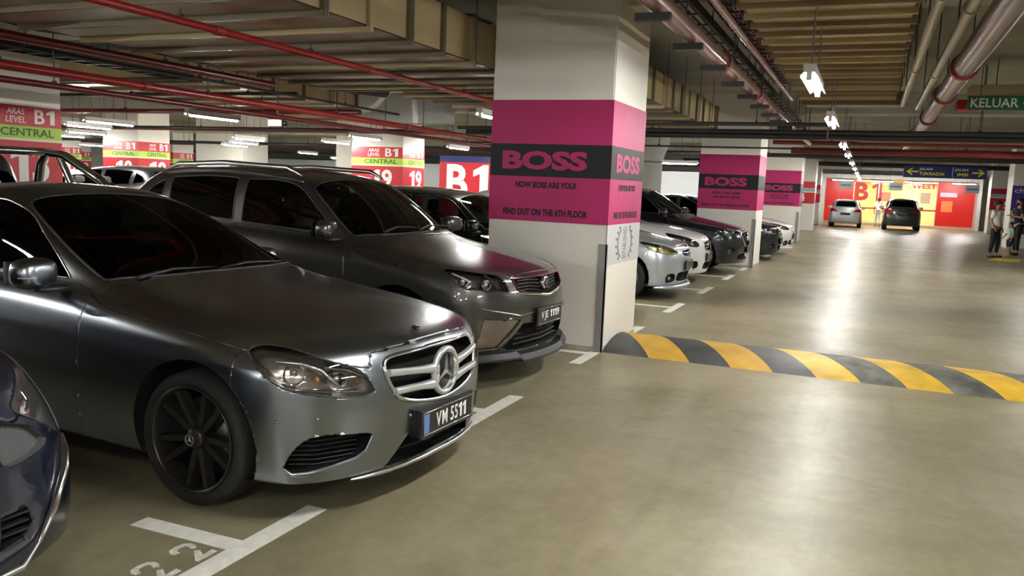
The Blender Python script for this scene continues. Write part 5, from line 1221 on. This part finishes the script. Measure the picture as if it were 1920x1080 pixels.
# ------------------------------------------------------------------ people
def skin_obj(name, J, E, m, parent, root, sub=2):
    names = list(J); me = bpy.data.meshes.new(name); me.from_pydata([J[n][0] for n in names], [(names.index(a), names.index(b)) for a, b in E], [])
    o = link(name, me, m, parent); md = o.modifiers.new('skin', 'SKIN'); md.use_smooth_shade = True; md.branch_smoothing = .6
    for i, n in enumerate(names):
        r = J[n][1]; sv = me.skin_vertices[0].data[i]; sv.radius = r if isinstance(r, tuple) else (r, r); sv.use_root = n == root
    s = o.modifiers.new('sub', 'SUBSURF'); s.levels = s.render_levels = sub
    return o
def hand(parent, p, d, side, m, sc=1.0):
    """palm, four fingers of unequal length slightly curled and a thumb off its side"""
    p = Vector(p); d = Vector(d).normalized(); s = Vector((0, side, 0)); s = (s-d*s.dot(d)).normalized(); n = d.cross(s)
    mb = MB(); mb.blob(p+d*.045*sc, (.028*sc, .028*sc, .045*sc), 2.5, 10, 8, Vector((0, 0, 1)).rotation_difference(d).to_matrix())
    for k, l in enumerate((.06, .072, .068, .052)):
        a = p+d*.08*sc+s*(k-1.5)*.017*sc; mb.tube([a, a+d*l*.5*sc+n*.006*sc, a+d*l*.9*sc+n*.02*sc], [.0085*sc, .008*sc, .006*sc], 6)
    a = p+d*.03*sc+s*.026*sc; mb.tube([a, a+d*.03*sc+s*.02*sc, a+d*.058*sc+s*.024*sc], [.010*sc, .009*sc, .007*sc], 6)
    return mb.build('hand', m, parent)
def person(label, loc, rz, H, skin, shirt, legs, hair, shoes, pose='stand', shorts=False, sleeves=.5, cap=None, mask=None, longhair=False, headturn=0):
    t = thing('person', label, 'person', loc, rz); k = H/1.76
    sk = mat('skin_%d' % int(skin[0]*1000), skin, .55); sh = mat('shirt_%d' % int(sum(shirt)*1000), shirt, .85, bump=(12, .4)); lg = mat('legwear_%d' % int(sum(legs)*1000), legs, .85, bump=(10, .4)); hr = mat('dark_hair', hair, .6); so = mat('shoe_%d' % int(sum(shoes)*1000), shoes, .6)
    V = lambda x, y, z: (x*k, y*k, z*k)
    arm = {1: [(0, .185, 1.415), (-.03, .245, 1.15), (.06, .25, .92)], -1: [(0, -.185, 1.415), (-.03, -.245, 1.15), (.09, -.235, .93)]}
    if pose == 'crossed': arm = {1: [(0, .18, 1.41), (.05, .25, 1.17), (.22, -.02, 1.22)], -1: [(0, -.18, 1.41), (.05, -.25, 1.16), (.24, .04, 1.17)]}
    if pose == 'reach': arm[-1] = [(0, -.185, 1.415), (.04, -.24, 1.16), (.22, -.2, .98)]
    st = {1: .02, -1: -.02}
    J = {'pelvis': (V(0, 0, .95), .115*k), 'waist': (V(0, 0, 1.10), .11*k), 'chest': (V(-.005, 0, 1.30), .125*k), 'neckb': (V(-.01, 0, 1.455), .065*k), 'neck': (V(.0, 0, 1.53), .052*k), 'jaw': (V(.025, 0, 1.59), .07*k), 'head': (V(.012, 0, 1.665), .09*k), 'crown': (V(0, 0, 1.725), .06*k)}
    E = [('pelvis', 'waist'), ('waist', 'chest'), ('chest', 'neckb'), ('neckb', 'neck'), ('neck', 'jaw'), ('jaw', 'head'), ('head', 'crown')]
    for s in (1, -1):
        n = 'L' if s > 0 else 'R'; a = arm[s]
        J['sh'+n] = (V(*a[0]), .06*k); J['el'+n] = (V(*a[1]), .042*k); J['wr'+n] = (V(*a[2]), .028*k)
        J['hip'+n] = (V(0, s*.095, .88), .09*k); J['kn'+n] = (V(.02+st[s], s*.115, .49), .058*k); J['an'+n] = (V(st[s]*2-.02, s*.12, .085), .04*k); J['to'+n] = (V(.13+st[s]*2, s*.135, .035), .032*k)
        E += [('neckb', 'sh'+n), ('sh'+n, 'el'+n), ('el'+n, 'wr'+n), ('pelvis', 'hip'+n), ('hip'+n, 'kn'+n), ('kn'+n, 'an'+n), ('an'+n, 'to'+n)]
    b = skin_obj('body', J, E, sk, t, 'pelvis')
    for s in (1, -1):
        a = arm[s]; d = Vector(a[2])-Vector(a[1]); hand(t, V(*a[2]), d, -s, sk, k)
    mid = lambda p, q, f: tuple(p[i]+(q[i]-p[i])*f for i in range(3))
    JS = {'hem': (V(0, 0, .93), .14*k), 'waist': (V(0, 0, 1.10), .135*k), 'chest': (V(-.005, 0, 1.30), .15*k), 'neckb': (V(-.01, 0, 1.44), .085*k)}; ES = [('hem', 'waist'), ('waist', 'chest'), ('chest', 'neckb')]
    for s in (1, -1):
        n = 'L' if s > 0 else 'R'; a = arm[s]; q = mid(a[0], a[1], sleeves*1.6 if sleeves < .63 else 1)
        JS['sh'+n] = (V(*a[0]), .075*k); JS['sl'+n] = (V(*q), .06*k); ES += [('neckb', 'sh'+n), ('sh'+n, 'sl'+n)]
        if sleeves >= .63: q2 = mid(a[1], a[2], .85); JS['cf'+n] = (V(*q2), .042*k); ES += [('sl'+n, 'cf'+n)]
    skin_obj('shirt', JS, ES, sh, t, 'chest')
    JL = {'pelvis': (V(0, 0, .97), .125*k)}; EL = []
    for s in (1, -1):
        n = 'L' if s > 0 else 'R'; JL['hip'+n] = (V(0, s*.095, .86), .105*k); JL['kn'+n] = (V(.02+st[s], s*.115, .50), .085*k if shorts else .08*k); EL += [('pelvis', 'hip'+n), ('hip'+n, 'kn'+n)]
        if not shorts: JL['an'+n] = (V(st[s]*2-.02, s*.12, .13), .058*k); EL.append(('kn'+n, 'an'+n))
    skin_obj('shorts' if shorts else 'trousers', JL, EL, lg, t, 'pelvis')
    for s in (1, -1): MB().blob(V(.05+st[s]*2, s*.13, .038), (.13*k, .05*k, .042*k), 2.6, 14, 8).build('shoe', so, t)
    hd = MB(); hd.blob(V(-.02, 0, 1.685), (.103*k, .092*k, .10*k), 2.1, 16, 10)
    if longhair: hd.blob(V(-.075, 0, 1.58), (.05*k, .085*k, .14*k), 2.3, 14, 8)
    hd.build('hair', hr, t)
    MB().blob(V(.105, 0, 1.615), (.018*k, .012*k, .02*k), 2, 8, 6).build('nose', sk, t)
    for s in (1, -1):
        MB().blob(V(.092, s*.033, 1.65), (.008*k, .012*k, .006*k), 2, 8, 6).build('eye', hr, t); MB().blob(V(.0, s*.088, 1.625), (.02*k, .012*k, .03*k), 2, 8, 6).build('ear', sk, t)
    MB().blob(V(.095, 0, 1.575), (.006*k, .024*k, .006*k), 2, 8, 6).build('mouth', mat('lips', (.35, .12, .1), .5), t)
    if cap: MB().blob(V(-.01, 0, 1.715), (.108*k, .098*k, .075*k), 2.2, 16, 8).blob(V(.11, 0, 1.70), (.065*k, .075*k, .012*k), 2.4, 12, 6).build('cap', mat('cap_cloth', cap, .8), t)
    if mask: MB().blob(V(.075, 0, 1.59), (.04*k, .062*k, .05*k), 2.4, 12, 8).build('face_mask', mat('mask_cloth', mask, .8), t)
    return t
SKN = (.38, .21, .14)
person('man in white T-shirt and dark joggers standing on the lane, looking down', (3.56, 28.9, 0), math.radians(-35), 1.68, SKN, (.88, .89, .90), (.012, .022, .018), (.012, .010, .01), (.015, .015, .015), 'stand', cap=(.015, .015, .02))
person('small child in mint shirt and navy shorts between the two adults', (4.02, 29.4, 0), math.radians(200), 1.07, (.40, .24, .16), (.50, .70, .62), (.015, .02, .06), (.015, .012, .01), (.35, .27, .2), 'reach', shorts=True)
person('woman in dark clothes and black mask standing with folded arms', (4.42, 31.0, 0), math.radians(205), 1.80, SKN, (.012, .014, .025), (.010, .010, .012), (.012, .01, .01), (.015, .015, .015), 'crossed', longhair=True, mask=(.01, .01, .01), sleeves=.4)
person('person in white clothing walking behind the dark graphite SUV', (.55, 54.2, 0), math.radians(80), 1.66, SKN, (.75, .75, .72), (.70, .70, .68), (.012, .01, .01), (.2, .2, .2), 'stand')
